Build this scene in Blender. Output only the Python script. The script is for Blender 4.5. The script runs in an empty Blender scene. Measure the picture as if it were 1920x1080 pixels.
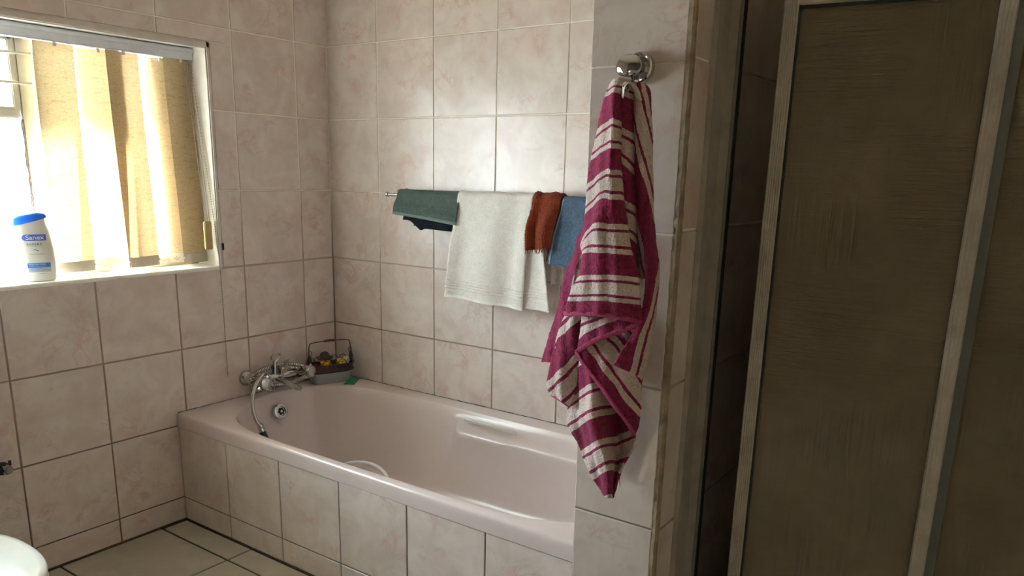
import bpy, bmesh, math, random
from mathutils import Vector, Matrix

random.seed(7)
PI = math.pi
scene = bpy.context.scene
COL = scene.collection

# ---------------------------------------------------------------- camera, sky, exposure
cam_data = bpy.data.cameras.new('camera')
cam = bpy.data.objects.new('camera', cam_data)
COL.objects.link(cam)
CAM_POS = Vector((2.4597, -2.2350, 1.2537))
cam.matrix_world = Matrix((
    (0.81436196, -0.15858757, 0.55826928, CAM_POS.x),
    (0.57995015, 0.18634879, -0.79305230, CAM_POS.y),
    (0.02173543, 0.96959997, 0.24372826, CAM_POS.z),
    (0, 0, 0, 1)))
cam_data.sensor_fit = 'HORIZONTAL'
cam_data.sensor_width = 36.0
cam_data.lens = 1468.36 / 1920 * 36.0
cam_data.shift_x = (960 - 948.58) / 1920
cam_data.shift_y = (690.36 - 540) / 1920
cam_data.clip_start = 0.02
scene.camera = cam

world = bpy.data.worlds.new('overcast_sky')
scene.world = world
world.use_nodes = True
wn = world.node_tree
bg = wn.nodes['Background']
bg.inputs['Color'].default_value = (0.82, 0.92, 1.0, 1)
bg.inputs['Strength'].default_value = 30.0

sun_l = bpy.data.lights.new('sun', 'SUN')
sun_l.energy = 400.0
sun_l.angle = math.radians(2.0)
sun_l.color = (1.0, 0.98, 0.965)
sun = bpy.data.objects.new('sun', sun_l)
COL.objects.link(sun)
sun.rotation_euler = Vector((1.0, -1.5, -1.14)).to_track_quat('-Z', 'Y').to_euler()

scene.view_settings.view_transform = 'Standard'
scene.view_settings.look = 'None'
scene.view_settings.gamma = 1.0
scene.view_settings.use_curve_mapping = False
scene.view_settings.exposure = 0.58
scene.cycles.max_bounces = 14
scene.cycles.diffuse_bounces = 8
scene.cycles.transparent_max_bounces = 16
scene.cycles.sample_clamp_indirect = 10.0

# window opening (metres): in the wall plane x = 0
WY0, WY1, WZ0, WZ1 = -1.86, -0.5335, 0.902, 1.640

portal = bpy.data.lights.new('window_daylight_portal', 'AREA')
portal.shape = 'RECTANGLE'
portal.size = WZ1 - WZ0
portal.size_y = WY1 - WY0
portal.cycles.is_portal = True
po = bpy.data.objects.new('window_daylight_portal', portal)
COL.objects.link(po)
po.location = (-0.19, (WY0 + WY1) / 2, (WZ0 + WZ1) / 2)
po.rotation_euler = (0, -PI / 2, 0)

# ---------------------------------------------------------------- node helpers
def new_mat(name):
    m = bpy.data.materials.new(name)
    m.use_nodes = True
    return m, m.node_tree, m.node_tree.nodes['Principled BSDF']

def node(nt, kind, **kw):
    n = nt.nodes.new(kind)
    for k, v in kw.items():
        setattr(n, k, v)
    return n

def noise(nt, vec, scale, detail=4, rough=0.55, dist=0.0):
    n = node(nt, 'ShaderNodeTexNoise')
    n.inputs['Scale'].default_value = scale
    n.inputs['Detail'].default_value = detail
    n.inputs['Roughness'].default_value = rough
    n.inputs['Distortion'].default_value = dist
    if vec is not None:
        nt.links.new(vec, n.inputs['Vector'])
    return n.outputs['Fac']

def math_n(nt, op, a, b=None, c=None, clamp=False):
    n = node(nt, 'ShaderNodeMath', operation=op, use_clamp=clamp)
    for i, v in enumerate((a, b, c)):
        if v is None:
            continue
        if isinstance(v, (int, float)):
            n.inputs[i].default_value = v
        else:
            nt.links.new(v, n.inputs[i])
    return n.outputs[0]

def ramp(nt, fac, stops, mode='LINEAR'):
    n = node(nt, 'ShaderNodeValToRGB')
    n.color_ramp.interpolation = mode
    el = n.color_ramp.elements
    while len(el) < len(stops):
        el.new(0.5)
    for e, (p, c) in zip(el, stops):
        e.position = p
        e.color = (c[0], c[1], c[2], 1) if not isinstance(c, (int, float)) else (c, c, c, 1)
    nt.links.new(fac, n.inputs['Fac'])
    return n.outputs['Color']

def mix(nt, fac, a, b, blend='MIX'):
    n = node(nt, 'ShaderNodeMix', data_type='RGBA', blend_type=blend)
    for i, v in ((0, fac), (6, a), (7, b)):
        if isinstance(v, (int, float)):
            n.inputs[i].default_value = v
        elif isinstance(v, tuple):
            n.inputs[i].default_value = (v[0], v[1], v[2], 1)
        else:
            nt.links.new(v, n.inputs[i])
    return n.outputs[2]

def bump(nt, bsdf, height, strength=0.3, dist=0.01):
    b = node(nt, 'ShaderNodeBump')
    b.inputs['Strength'].default_value = strength
    b.inputs['Distance'].default_value = dist
    nt.links.new(height, b.inputs['Height'])
    nt.links.new(b.outputs[0], bsdf.inputs['Normal'])

def coord(nt, which='Object'):
    return node(nt, 'ShaderNodeTexCoord').outputs[which]

def plain(name, col, rough=0.5, metal=0.0, bump_scale=None, bump_s=0.1, spec=None, vary=0.06):
    m, nt, b = new_mat(name)
    c = coord(nt)
    f = noise(nt, c, 35, 3)
    dark = tuple(x * (1 - vary) for x in col)
    lite = tuple(min(1, x * (1 + vary)) for x in col)
    nt.links.new(ramp(nt, f, [(0.3, dark), (0.7, lite)]), b.inputs['Base Color'])
    b.inputs['Roughness'].default_value = rough
    b.inputs['Metallic'].default_value = metal
    if spec is not None:
        b.inputs['Specular IOR Level'].default_value = spec
    if bump_scale:
        bump(nt, b, noise(nt, c, bump_scale, 3), bump_s, 0.003)
    return m

# ---------------------------------------------------------------- materials
def tile_material(name, base, light, vein, pink, rough):
    """glazed ceramic with drifting clouds, thin veins and small pink blotches"""
    m, nt, b = new_mat(name)
    c = coord(nt)
    rnd = node(nt, 'ShaderNodeObjectInfo').outputs['Random']
    off = node(nt, 'ShaderNodeVectorMath', operation='ADD')
    sc = node(nt, 'ShaderNodeCombineXYZ')
    nt.links.new(math_n(nt, 'MULTIPLY', rnd, 37.0), sc.inputs[0])
    nt.links.new(math_n(nt, 'MULTIPLY', rnd, 91.0), sc.inputs[1])
    nt.links.new(math_n(nt, 'MULTIPLY', rnd, 53.0), sc.inputs[2])
    nt.links.new(c, off.inputs[0])
    nt.links.new(sc.outputs[0], off.inputs[1])
    v = off.outputs[0]
    cloud = noise(nt, v, 9.0, 5, 0.6, 0.6)
    colr = ramp(nt, cloud, [(0.36, base), (0.62, light)])
    vn = noise(nt, v, 7.5, 6, 0.62, 1.1)
    ridge = math_n(nt, 'ABSOLUTE', math_n(nt, 'SUBTRACT', vn, 0.5))
    line = ramp(nt, ridge, [(0.0, 1.0), (0.03, 0.0)])
    gate = ramp(nt, noise(nt, v, 8.0, 2), [(0.48, 0.0), (0.64, 1.0)])
    lf = math_n(nt, 'MULTIPLY', line, math_n(nt, 'MULTIPLY', gate, 0.45))
    colr = mix(nt, lf, colr, vein)
    blot = ramp(nt, noise(nt, v, 16.0, 7, 0.72, 0.8), [(0.52, 0.0), (0.68, 1.0)])
    bf = math_n(nt, 'MULTIPLY', blot, math_n(nt, 'MULTIPLY', gate, 0.95))
    colr = mix(nt, bf, colr, pink)
    drift = ramp(nt, noise(nt, v, 5.5, 4, 0.6, 0.5), [(0.52, 0.0), (0.72, 0.6)])
    colr = mix(nt, drift, colr, mix(nt, 0.45, base, pink))
    nt.links.new(colr, b.inputs['Base Color'])
    b.inputs['Roughness'].default_value = rough
    b.inputs['Specular IOR Level'].default_value = 0.4
    bump(nt, b, noise(nt, v, 14.0, 2), 0.05, 0.004)
    return m

M = {}
M['tile'] = tile_material('marbled_wall_tile', (0.61, 0.53, 0.49), (0.70, 0.635, 0.59), (0.46, 0.35, 0.31), (0.60, 0.39, 0.34), 0.23)
M['floor_tile'] = tile_material('cream_floor_tile', (0.40, 0.365, 0.30), (0.46, 0.425, 0.355), (0.47, 0.43, 0.34), (0.50, 0.44, 0.35), 0.3)

def grout_material():
    m, nt, b = new_mat('wall_grout')
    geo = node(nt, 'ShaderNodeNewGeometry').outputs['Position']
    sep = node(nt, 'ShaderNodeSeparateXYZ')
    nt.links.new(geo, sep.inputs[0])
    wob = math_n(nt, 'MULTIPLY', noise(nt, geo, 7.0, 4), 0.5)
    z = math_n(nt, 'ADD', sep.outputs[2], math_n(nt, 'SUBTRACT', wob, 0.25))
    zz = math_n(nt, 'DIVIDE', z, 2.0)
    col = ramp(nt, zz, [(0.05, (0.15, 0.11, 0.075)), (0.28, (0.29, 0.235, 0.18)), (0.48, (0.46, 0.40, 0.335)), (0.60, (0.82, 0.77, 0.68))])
    nt.links.new(col, b.inputs['Base Color'])
    b.inputs['Roughness'].default_value = 0.9
    return m
M['grout'] = grout_material()
M['floor_grout'] = plain('dark_floor_grout', (0.045, 0.032, 0.022), 0.9)
M['old_grout'] = plain('crumbling_brown_grout', (0.31, 0.245, 0.165), 0.95, bump_scale=60, bump_s=0.9, vary=0.35)
M['plaster'] = plain('cream_ceiling_paint', (0.58, 0.51, 0.42), 0.8)
M['room_paint'] = plain('tan_wall_paint', (0.55, 0.42, 0.28), 0.6)
M['dark_paint'] = plain('dark_brown_wall_paint', (0.12, 0.085, 0.06), 0.6)
M['enamel'] = plain('pink_bath_acrylic', (0.645, 0.56, 0.54), 0.2, vary=0.015)
M['chrome'] = plain('chrome', (0.55, 0.55, 0.54), 0.07, 1.0, vary=0.03)
M['steel'] = plain('brushed_steel', (0.50, 0.49, 0.47), 0.22, 1.0)
M['grip_metal'] = plain('satin_chrome', (0.80, 0.80, 0.79), 0.3, 0.55, vary=0.02)
M['dark_steel'] = plain('dark_hole_metal', (0.03, 0.03, 0.03), 0.4, 0.6)
M['black_plastic'] = plain('black_plastic', (0.012, 0.013, 0.016), 0.35)
M['white_gloss'] = plain('white_glazed_ceramic', (0.75, 0.755, 0.69), 0.15, vary=0.02)
M['white_trim'] = plain('pale_tile_edging', (0.60, 0.55, 0.50), 0.45)
M['sill'] = plain('white_sill_paint', (0.86, 0.84, 0.78), 0.35)
M['frame_paint'] = plain('cream_window_paint', (0.56, 0.53, 0.43), 0.5, bump_scale=50, bump_s=0.25)
M['putty'] = plain('cracked_dark_putty', (0.10, 0.085, 0.07), 0.9, bump_scale=120, bump_s=0.8, vary=0.5)
M['rail_alu'] = plain('grey_headrail', (0.50, 0.52, 0.56), 0.4, 0.2)
M['bead'] = plain('beaded_cord', (0.40, 0.36, 0.31), 0.4)
M['brass_plastic'] = plain('tan_cord_weight', (0.42, 0.33, 0.14), 0.5)
M['outdoor'] = plain('sunlit_plaster_outside', (0.26, 0.25, 0.23), 0.9)
M['grey_plastic'] = plain('grey_translucent_plastic', (0.30, 0.31, 0.31), 0.4)
M['wire'] = plain('black_basket_wire', (0.02, 0.015, 0.015), 0.45)
M['woven'] = plain('dark_woven_band', (0.055, 0.022, 0.018), 0.8, bump_scale=220, bump_s=0.8, vary=0.5)
M['wood_grip'] = plain('brown_wooden_grip', (0.13, 0.035, 0.022), 0.5)
M['duck_yellow'] = plain('yellow_rubber', (0.78, 0.52, 0.03), 0.4)
M['duck_orange'] = plain('orange_rubber', (0.75, 0.22, 0.02), 0.4)
M['duck_cream'] = plain('cream_rubber', (0.72, 0.68, 0.42), 0.45)
M['hat_brown'] = plain('dark_brown_rubber', (0.05, 0.025, 0.02), 0.6)
M['maroon'] = plain('maroon_plastic', (0.22, 0.02, 0.035), 0.4)
M['green'] = plain('green_foam', (0.012, 0.19, 0.085), 0.6, bump_scale=150, bump_s=0.3)
M['bottle'] = plain('white_bottle_plastic', (0.86, 0.87, 0.82), 0.3, vary=0.01)
M['cap'] = plain('blue_cap_plastic', (0.015, 0.13, 0.75), 0.25)
M['label_blue'] = plain('blue_label_print', (0.05, 0.10, 0.50), 0.4)
M['label_mid'] = plain('mid_blue_label_print', (0.04, 0.17, 0.55), 0.4)
M['label_grey'] = plain('grey_label_print', (0.45, 0.52, 0.58), 0.4)
M['print_white'] = plain('white_print', (0.9, 0.9, 0.9), 0.4)
M['print_dark'] = plain('dark_blue_print', (0.05, 0.06, 0.15), 0.4)

def alu_material():
    m, nt, b = new_mat('weathered_aluminium')
    c = coord(nt)
    f = noise(nt, c, 25, 4)
    nt.links.new(ramp(nt, f, [(0.3, (0.40, 0.37, 0.32)), (0.7, (0.54, 0.51, 0.45))]), b.inputs['Base Color'])
    b.inputs['Metallic'].default_value = 0.35
    b.inputs['Roughness'].default_value = 0.5
    return m
M['alu'] = alu_material()
M['alu_dark'] = plain('dull_grey_aluminium', (0.17, 0.18, 0.17), 0.5)
M['gasket'] = plain('mouldy_black_gasket_and_gap_shade', (0.022, 0.026, 0.018), 0.7, vary=0.5)  # also blackens the strip standing for the shadowed gap in the channel

def shower_glass_material():
    m, nt, b = new_mat('obscure_shower_glass')
    c = coord(nt)
    mp = node(nt, 'ShaderNodeMapping')
    nt.links.new(c, mp.inputs[0])
    mp.inputs['Scale'].default_value = (14.0, 14.0, 190.0)
    hor = noise(nt, mp.outputs[0], 1.0, 5, 0.6, 0.9)
    mp2 = node(nt, 'ShaderNodeMapping')
    nt.links.new(c, mp2.inputs[0])
    mp2.inputs['Scale'].default_value = (130.0, 130.0, 3.0)
    ver = noise(nt, mp2.outputs[0], 1.0, 4, 0.6, 0.4)
    gate = ramp(nt, noise(nt, c, 5.0, 2), [(0.4, 0.0), (0.6, 1.0)])
    hgt = mix(nt, gate, hor, ver)
    stain = ramp(nt, noise(nt, c, 6.0, 5, 0.6), [(0.35, (0.22, 0.18, 0.115)), (0.7, (0.30, 0.245, 0.16))])
    nt.links.new(stain, b.inputs['Base Color'])
    b.inputs['Roughness'].default_value = 0.2
    b.inputs['Transmission Weight'].default_value = 0.35
    b.inputs['IOR'].default_value = 1.45
    bump(nt, b, hgt, 0.8, 0.006)
    return m
M['shower_glass'] = shower_glass_material()

def pane_material():
    m, nt, b = new_mat('window_glass')
    nt.nodes.remove(b)
    out = nt.nodes['Material Output']
    tr = node(nt, 'ShaderNodeBsdfTransparent')
    tr.inputs[0].default_value = (0.93, 0.96, 0.95, 1)
    gl = node(nt, 'ShaderNodeBsdfGlossy')
    gl.inputs['Roughness'].default_value = 0.02
    lw = node(nt, 'ShaderNodeLayerWeight')
    lw.inputs[0].default_value = 0.25
    mx = node(nt, 'ShaderNodeMixShader')
    nt.links.new(math_n(nt, 'MULTIPLY', lw.outputs['Fresnel'], 0.5), mx.inputs[0])
    nt.links.new(tr.outputs[0], mx.inputs[1])
    nt.links.new(gl.outputs[0], mx.inputs[2])
    nt.links.new(mx.outputs[0], out.inputs[0])
    return m
M['pane'] = pane_material()

def slat_material():
    m, nt, b = new_mat('woven_blind_fabric')
    out = nt.nodes['Material Output']
    c = coord(nt)
    mp = node(nt, 'ShaderNodeMapping')
    nt.links.new(c, mp.inputs[0])
    mp.inputs['Rotation'].default_value = (0, 0, 0)
    sep = node(nt, 'ShaderNodeSeparateXYZ')
    nt.links.new(c, sep.inputs[0])
    comb = node(nt, 'ShaderNodeCombineXYZ')
    nt.links.new(sep.outputs[1], comb.inputs[0])
    nt.links.new(sep.outputs[2], comb.inputs[1])
    def dashes(sx, sy, width):
        m_ = node(nt, 'ShaderNodeMapping')
        nt.links.new(comb.outputs[0], m_.inputs[0])
        m_.inputs['Scale'].default_value = (sx, sy, 1)
        r_ = math_n(nt, 'ABSOLUTE', math_n(nt, 'SUBTRACT', noise(nt, m_.outputs[0], 1.0, 1, 0.4), 0.5))
        return ramp(nt, r_, [(0.0, 0.0), (width, 1.0)])
    weave = math_n(nt, 'MULTIPLY', dashes(22, 130, 0.035), dashes(120, 30, 0.012))
    cloud = noise(nt, comb.outputs[0], 60, 4, 0.7)
    weave = math_n(nt, 'MULTIPLY_ADD', weave, 0.30, math_n(nt, 'MULTIPLY_ADD', cloud, 0.4, 0.5), clamp=True)
    wcol = ramp(nt, weave, [(0.5, (0.62, 0.56, 0.46)), (1.0, (1.0, 1.0, 1.0))])
    wv = noise(nt, c, 260, 2)
    fine = ramp(nt, wv, [(0.3, 0.82), (0.7, 1.0)])
    tone = mix(nt, 1.0, wcol, fine, 'MULTIPLY')
    dcol = mix(nt, 1.0, tone, (0.42, 0.33, 0.20), 'MULTIPLY')
    tcol = mix(nt, 1.0, tone, (0.86, 0.61, 0.31), 'MULTIPLY')
    nt.links.new(dcol, b.inputs['Base Color'])
    b.inputs['Roughness'].default_value = 0.9
    t = node(nt, 'ShaderNodeBsdfTranslucent')
    nt.links.new(tcol, t.inputs[0])
    mx = node(nt, 'ShaderNodeMixShader')
    mx.inputs[0].default_value = 0.062
    nt.links.new(b.outputs[0], mx.inputs[1])
    nt.links.new(t.outputs[0], mx.inputs[2])
    nt.links.new(mx.outputs[0], out.inputs[0])
    return m
M['slat'] = slat_material()
M['slat_weight'] = plain('grey_brown_weight_pocket', (0.40, 0.35, 0.28), 0.8)

def terry(name, col, vary=0.32, scale=230, strength=0.9):
    m, nt, b = new_mat(name)
    c = coord(nt)
    n1 = noise(nt, c, scale, 3, 0.6)
    n2 = noise(nt, c, 40, 3, 0.6)
    lo = tuple(x * (1 - vary) for x in col)
    hi = tuple(min(1, x * (1 + vary)) for x in col)
    f = math_n(nt, 'ADD', math_n(nt, 'MULTIPLY', n1, 0.7), math_n(nt, 'MULTIPLY', n2, 0.3))
    nt.links.new(ramp(nt, f, [(0.35, lo), (0.65, hi)]), b.inputs['Base Color'])
    b.inputs['Roughness'].default_value = 0.95
    b.inputs['Specular IOR Level'].default_value = 0.1
    b.inputs['Sheen Weight'].default_value = 0.08
    bump(nt, b, n1, strength, 0.004)
    return m
M['terry_white'] = terry('white_terry', (0.74, 0.70, 0.64), 0.12)
M['terry_green'] = terry('grey_green_terry', (0.062, 0.085, 0.074))
M['terry_navy'] = terry('navy_cotton', (0.004, 0.006, 0.012), 0.3)
M['terry_rust'] = terry('rust_red_terry', (0.165, 0.030, 0.011))
M['terry_blue'] = terry('dusty_blue_terry', (0.075, 0.118, 0.170))
M['hem_green'] = plain('green_ribbed_hem', (0.10, 0.135, 0.118), 0.9)
M['hem_blue'] = plain('pale_blue_selvedge', (0.20, 0.27, 0.34), 0.9)
M['hem_white'] = plain('white_ribbed_band', (0.78, 0.75, 0.70), 0.9)
M['hem_pink'] = terry('pink_cotton_hem', (0.36, 0.055, 0.13), 0.2, 200, 0.6)

def stripe_material():
    """stripe repeat along the woven coordinate kept in the uv layer: cream, line, broad cream, line, cream, broad pink"""
    m, nt, b = new_mat('pink_and_cream_striped_terry')
    uv = node(nt, 'ShaderNodeUVMap', uv_map='weave')
    sep = node(nt, 'ShaderNodeSeparateXYZ')
    nt.links.new(uv.outputs[0], sep.inputs[0])
    c = coord(nt)
    n1 = noise(nt, c, 260, 3, 0.6)
    n2 = noise(nt, c, 110, 4, 0.7)
    wob = math_n(nt, 'MULTIPLY', math_n(nt, 'SUBTRACT', n1, 0.5), 0.035)
    f = math_n(nt, 'FRACT', math_n(nt, 'ADD', math_n(nt, 'ADD', sep.outputs[0], wob), 20.0))
    mask = ramp(nt, f, [(0.0, 1.0), (0.112, 0.0), (0.165, 1.0), (0.42, 0.0), (0.48, 1.0), (0.59, 0.0)], 'CONSTANT')
    pink = ramp(nt, n2, [(0.3, (0.185, 0.014, 0.052)), (0.7, (0.30, 0.036, 0.098))])
    cream = ramp(nt, math_n(nt, 'ADD', math_n(nt, 'MULTIPLY', n1, 0.5), math_n(nt, 'MULTIPLY', noise(nt, c, 620, 2), 0.5)), [(0.34, (0.46, 0.33, 0.31)), (0.50, (0.64, 0.53, 0.485)), (0.68, (0.74, 0.65, 0.60))])
    nt.links.new(mix(nt, mask, pink, cream), b.inputs['Base Color'])
    b.inputs['Roughness'].default_value = 0.95
    b.inputs['Specular IOR Level'].default_value = 0.1
    b.inputs['Sheen Weight'].default_value = 0.08
    bump(nt, b, n1, 0.9, 0.004)
    return m
M['stripe'] = stripe_material()

# ---------------------------------------------------------------- mesh helpers
class MB:
    """collects shapes into one mesh"""
    def __init__(self):
        self.v, self.f = [], []
    def add(self, verts, faces, mat=None):
        o = len(self.v)
        for p in verts:
            p = Vector(p)
            self.v.append(mat @ p if mat is not None else p)
        self.f += [tuple(i + o for i in f) for f in faces]
        return self
    def box(self, a, b, mat=None, bev=0.0):
        (x0, y0, z0), (x1, y1, z1) = a, b
        if bev <= 0:
            vs = [(x0, y0, z0), (x1, y0, z0), (x1, y1, z0), (x0, y1, z0), (x0, y0, z1), (x1, y0, z1), (x1, y1, z1), (x0, y1, z1)]
            return self.add(vs, [(0, 3, 2, 1), (4, 5, 6, 7), (0, 1, 5, 4), (1, 2, 6, 5), (2, 3, 7, 6), (3, 0, 4, 7)], mat)
        bm = bmesh.new()
        bmesh.ops.create_cube(bm, size=1.0)
        for v in bm.verts:
            v.co = Vector(((x0 + x1) / 2 + v.co.x * (x1 - x0), (y0 + y1) / 2 + v.co.y * (y1 - y0), (z0 + z1) / 2 + v.co.z * (z1 - z0)))
        bmesh.ops.bevel(bm, geom=bm.edges[:], offset=bev, segments=2, affect='EDGES')
        bm.verts.index_update()
        vs = [v.co.copy() for v in bm.verts]
        fs = [tuple(v.index for v in f.verts) for f in bm.faces]
        bm.free()
        return self.add(vs, fs, mat)
    def grid(self, rows, close=False):
        n, m = len(rows), len(rows[0])
        vs = [p for r in rows for p in r]
        fs = []
        for i in range(n - 1):
            for j in range(m if close else m - 1):
                k = (j + 1) % m
                fs.append((i * m + j, i * m + k, (i + 1) * m + k, (i + 1) * m + j))
        return self.add(vs, fs)
    def tube(self, pts, r, seg=8, closed=False, cap=True, flat=None):
        pts = [Vector(p) for p in pts]
        n = len(pts)
        rad = r if callable(r) else (lambda t: r)
        rows = []
        up = Vector((0, 0, 1))
        prev = None
        for i, p in enumerate(pts):
            a = pts[(i - 1) % n] if (closed or i > 0) else pts[i]
            b = pts[(i + 1) % n] if (closed or i < n - 1) else pts[i]
            t = (b - a).normalized()
            if prev is None:
                u = up if abs(t.dot(up)) < 0.95 else Vector((1, 0, 0))
                prev = (u - t * u.dot(t)).normalized()
            else:
                prev = (prev - t * prev.dot(t)).normalized()
            w = t.cross(prev)
            rr = rad(i / max(1, n - 1))
            sx, sy = (1, 1) if flat is None else flat
            rows.append([p + prev * (math.cos(2 * PI * k / seg) * rr * sx) + w * (math.sin(2 * PI * k / seg) * rr * sy) for k in range(seg)])
        if closed:
            rows.append(rows[0])
        self.grid(rows, close=True)
        if cap and not closed:
            o = len(self.v) - len(rows) * seg
            self.f.append(tuple(o + k for k in range(seg))[::-1])
            self.f.append(tuple(o + (len(rows) - 1) * seg + k for k in range(seg)))
        return self
    def lathe(self, prof, mat=None, seg=24):
        """prof: (radius, height) pairs about local z"""
        rows = [[(r * math.cos(2 * PI * k / seg), r * math.sin(2 * PI * k / seg), h) for k in range(seg)] for r, h in prof]
        if mat is not None:
            rows = [[mat @ Vector(p) for p in row] for row in rows]
        o = len(self.v)
        self.grid(rows, close=True)
        if prof[0][0] > 1e-4:
            self.f.append(tuple(o + k for k in range(seg))[::-1])
        if prof[-1][0] > 1e-4:
            self.f.append(tuple(o + (len(prof) - 1) * seg + k for k in range(seg)))
        return self
    def ball(self, c, r, sx=1, sy=1, sz=1, seg=14, mat=None):
        prof = [(max(1e-5, r * math.sin(PI * i / 8)), -r * math.cos(PI * i / 8)) for i in range(9)]
        m = Matrix.Translation(c) @ (mat if mat is not None else Matrix()) @ Matrix.Diagonal((sx, sy, sz, 1))
        return self.lathe(prof, m, seg)
    def mesh(self, name, smooth=True, angle=35):
        me = bpy.data.meshes.new(name)
        me.from_pydata([tuple(v) for v in self.v], [], self.f)
        bm = bmesh.new()
        bm.from_mesh(me)
        bmesh.ops.remove_doubles(bm, verts=bm.verts[:], dist=1e-6)
        bmesh.ops.recalc_face_normals(bm, faces=bm.faces[:])
        bm.to_mesh(me)
        bm.free()
        if smooth:
            me.polygons.foreach_set('use_smooth', [True] * len(me.polygons))
            me.set_sharp_from_angle(angle=math.radians(angle))
        return me
    def build(self, name, mat, parent=None, smooth=True, angle=35):
        o = bpy.data.objects.new(name, self.mesh(name, smooth, angle))
        o.data.materials.append(M[mat] if isinstance(mat, str) else mat)
        COL.objects.link(o)
        if parent is not None:
            o.parent = parent
            put_child(o, parent)
        return o

def world_of(o):
    m = o.matrix_basis.copy()
    return world_of(o.parent) @ m if o.parent is not None else m

def put_child(o, parent):
    """o was modelled in world space: keep it there under its parent"""
    o.matrix_parent_inverse = Matrix()
    o.matrix_basis = world_of(parent).inverted() @ o.matrix_basis

def tag(o, label=None, cat=None, group=None, kind=None):
    if label:
        o['label'] = label
    if cat:
        o['category'] = cat
    if group:
        o['group'] = group
    if kind:
        o['kind'] = kind
    return o

def thing(name, loc, label, cat, group=None):
    o = bpy.data.objects.new(name, None)
    o.empty_display_size = 0.05
    o.location = loc
    COL.objects.link(o)
    return tag(o, label, cat, group)

def frame_of(p, d):
    """matrix whose local z points along d, placed at p"""
    d = Vector(d).normalized()
    return Matrix.Translation(p) @ d.to_track_quat('Z', 'Y').to_matrix().to_4x4()

def catmull(pts, sub, closed=False):
    pts = [Vector(p) for p in pts]
    n = len(pts)
    out = []
    for i in range(n if closed else n - 1):
        if closed:
            a, b, c, d = pts[(i - 1) % n], pts[i], pts[(i + 1) % n], pts[(i + 2) % n]
        else:
            b, c = pts[i], pts[i + 1]
            a = pts[i - 1] if i > 0 else b * 2 - c
            d = pts[i + 2] if i + 2 < n else c * 2 - b
        for k in range(sub):
            t = k / sub
            out.append(0.5 * ((2 * b) + (c - a) * t + (2 * a - 5 * b + 4 * c - d) * t * t + (3 * b - a - 3 * c + d) * t ** 3))
    if not closed:
        out.append(pts[-1].copy())
    return out

def smooth01(t):
    t = max(0.0, min(1.0, t))
    return t * t * (3 - 2 * t)

# ---------------------------------------------------------------- setting: wall and floor tiles
ROW0, ROW = 0.0850, 0.2700           # joints at z = ROW0 + k * ROW
TILE_CACHE = {}
def tile_mesh(w, h, t, mat):
    key = (round(w, 3), round(h, 3), round(t, 3), mat)
    if key not in TILE_CACHE:
        c = 0.0016
        vs = [(0, 0, -t), (w, 0, -t), (w, h, -t), (0, h, -t), (0, 0, -c), (w, 0, -c), (w, h, -c), (0, h, -c), (c, c, 0), (w - c, c, 0), (w - c, h - c, 0), (c, h - c, 0)]
        fs = [(0, 3, 2, 1), (0, 1, 5, 4), (1, 2, 6, 5), (2, 3, 7, 6), (3, 0, 4, 7), (4, 5, 9, 8), (5, 6, 10, 9), (6, 7, 11, 10), (7, 4, 8, 11), (8, 9, 10, 11)]
        me = bpy.data.meshes.new('tile')
        me.from_pydata(vs, [], fs)
        me.materials.append(M[mat])
        TILE_CACHE[key] = me
    return TILE_CACHE[key]

def lay_tile(wall, o, u, v, u0, u1, v0, v1, mat='tile', gap=0.0024, t=0.007, jitter=0.0025):
    """one tile on the plane through o spanned by u and v, its face flush with that plane"""
    if u1 - u0 < 0.008 or v1 - v0 < 0.008:
        return None
    u, v = Vector(u), Vector(v)
    n = u.cross(v)
    ob = bpy.data.objects.new('tile', tile_mesh(u1 - u0 - 2 * gap, v1 - v0 - 2 * gap, t, mat))
    p = Vector(o) + u * (u0 + gap) + v * (v0 + gap)
    rot = Matrix((u, v, n)).transposed().to_4x4()
    tilt = Matrix.Rotation(random.uniform(-jitter, jitter), 4, 'X') @ Matrix.Rotation(random.uniform(-jitter, jitter), 4, 'Y')
    ob.matrix_basis = Matrix.Translation(p) @ rot @ tilt
    ob.parent = wall
    COL.objects.link(ob)
    return ob

def lay_rect(wall, o, u, v, us, vs, skip=(), **kw):
    """tiles between neighbouring joints of us and vs; rectangles in skip are cut out"""
    for i in range(len(us) - 1):
        for j in range(len(vs) - 1):
            pieces = [(us[i], us[i + 1], vs[j], vs[j + 1])]
            for (a0, a1, b0, b1) in skip:
                nxt = []
                for (c0, c1, d0, d1) in pieces:
                    if c1 <= a0 + 1e-4 or c0 >= a1 - 1e-4 or d1 <= b0 + 1e-4 or d0 >= b1 - 1e-4:
                        nxt.append((c0, c1, d0, d1))
                        continue
                    # keep the largest whole strips of the tile around the hole (a notched tile becomes two cuts)
                    if d0 < b0: nxt.append((c0, c1, d0, b0))
                    if d1 > b1: nxt.append((c0, c1, b1, d1))
                    if c0 < a0: nxt.append((c0, a0, max(d0, b0), min(d1, b1)))
                    if c1 > a1: nxt.append((a1, c1, max(d0, b0), min(d1, b1)))
                pieces = nxt
            for (c0, c1, d0, d1) in pieces:
                lay_tile(wall, o, u, v, c0, c1, d0, d1, **kw)

def struct(name, mb, mat, label=None, smooth=False):
    o = mb.build(name, mat, smooth=smooth)
    return tag(o, label, None, None, 'structure')

CEIL = 2.44
RX, FY = 2.98, -3.25                 # far right wall, wall behind the camera
TUB_W, TUB_TOP, RIM_LOW = 0.748, 0.4035, 0.3548
PX0, PX1, PY = 1.7593, 1.9376, -1.0036   # partition between bath and shower
DEP = 0.0030                         # joints lie this far behind the tile faces

joints_z = [0.0] + [ROW0 + ROW * k for k in range(0, 9)] + [CEIL]
row_z = [z for z in joints_z if z <= CEIL]

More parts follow.
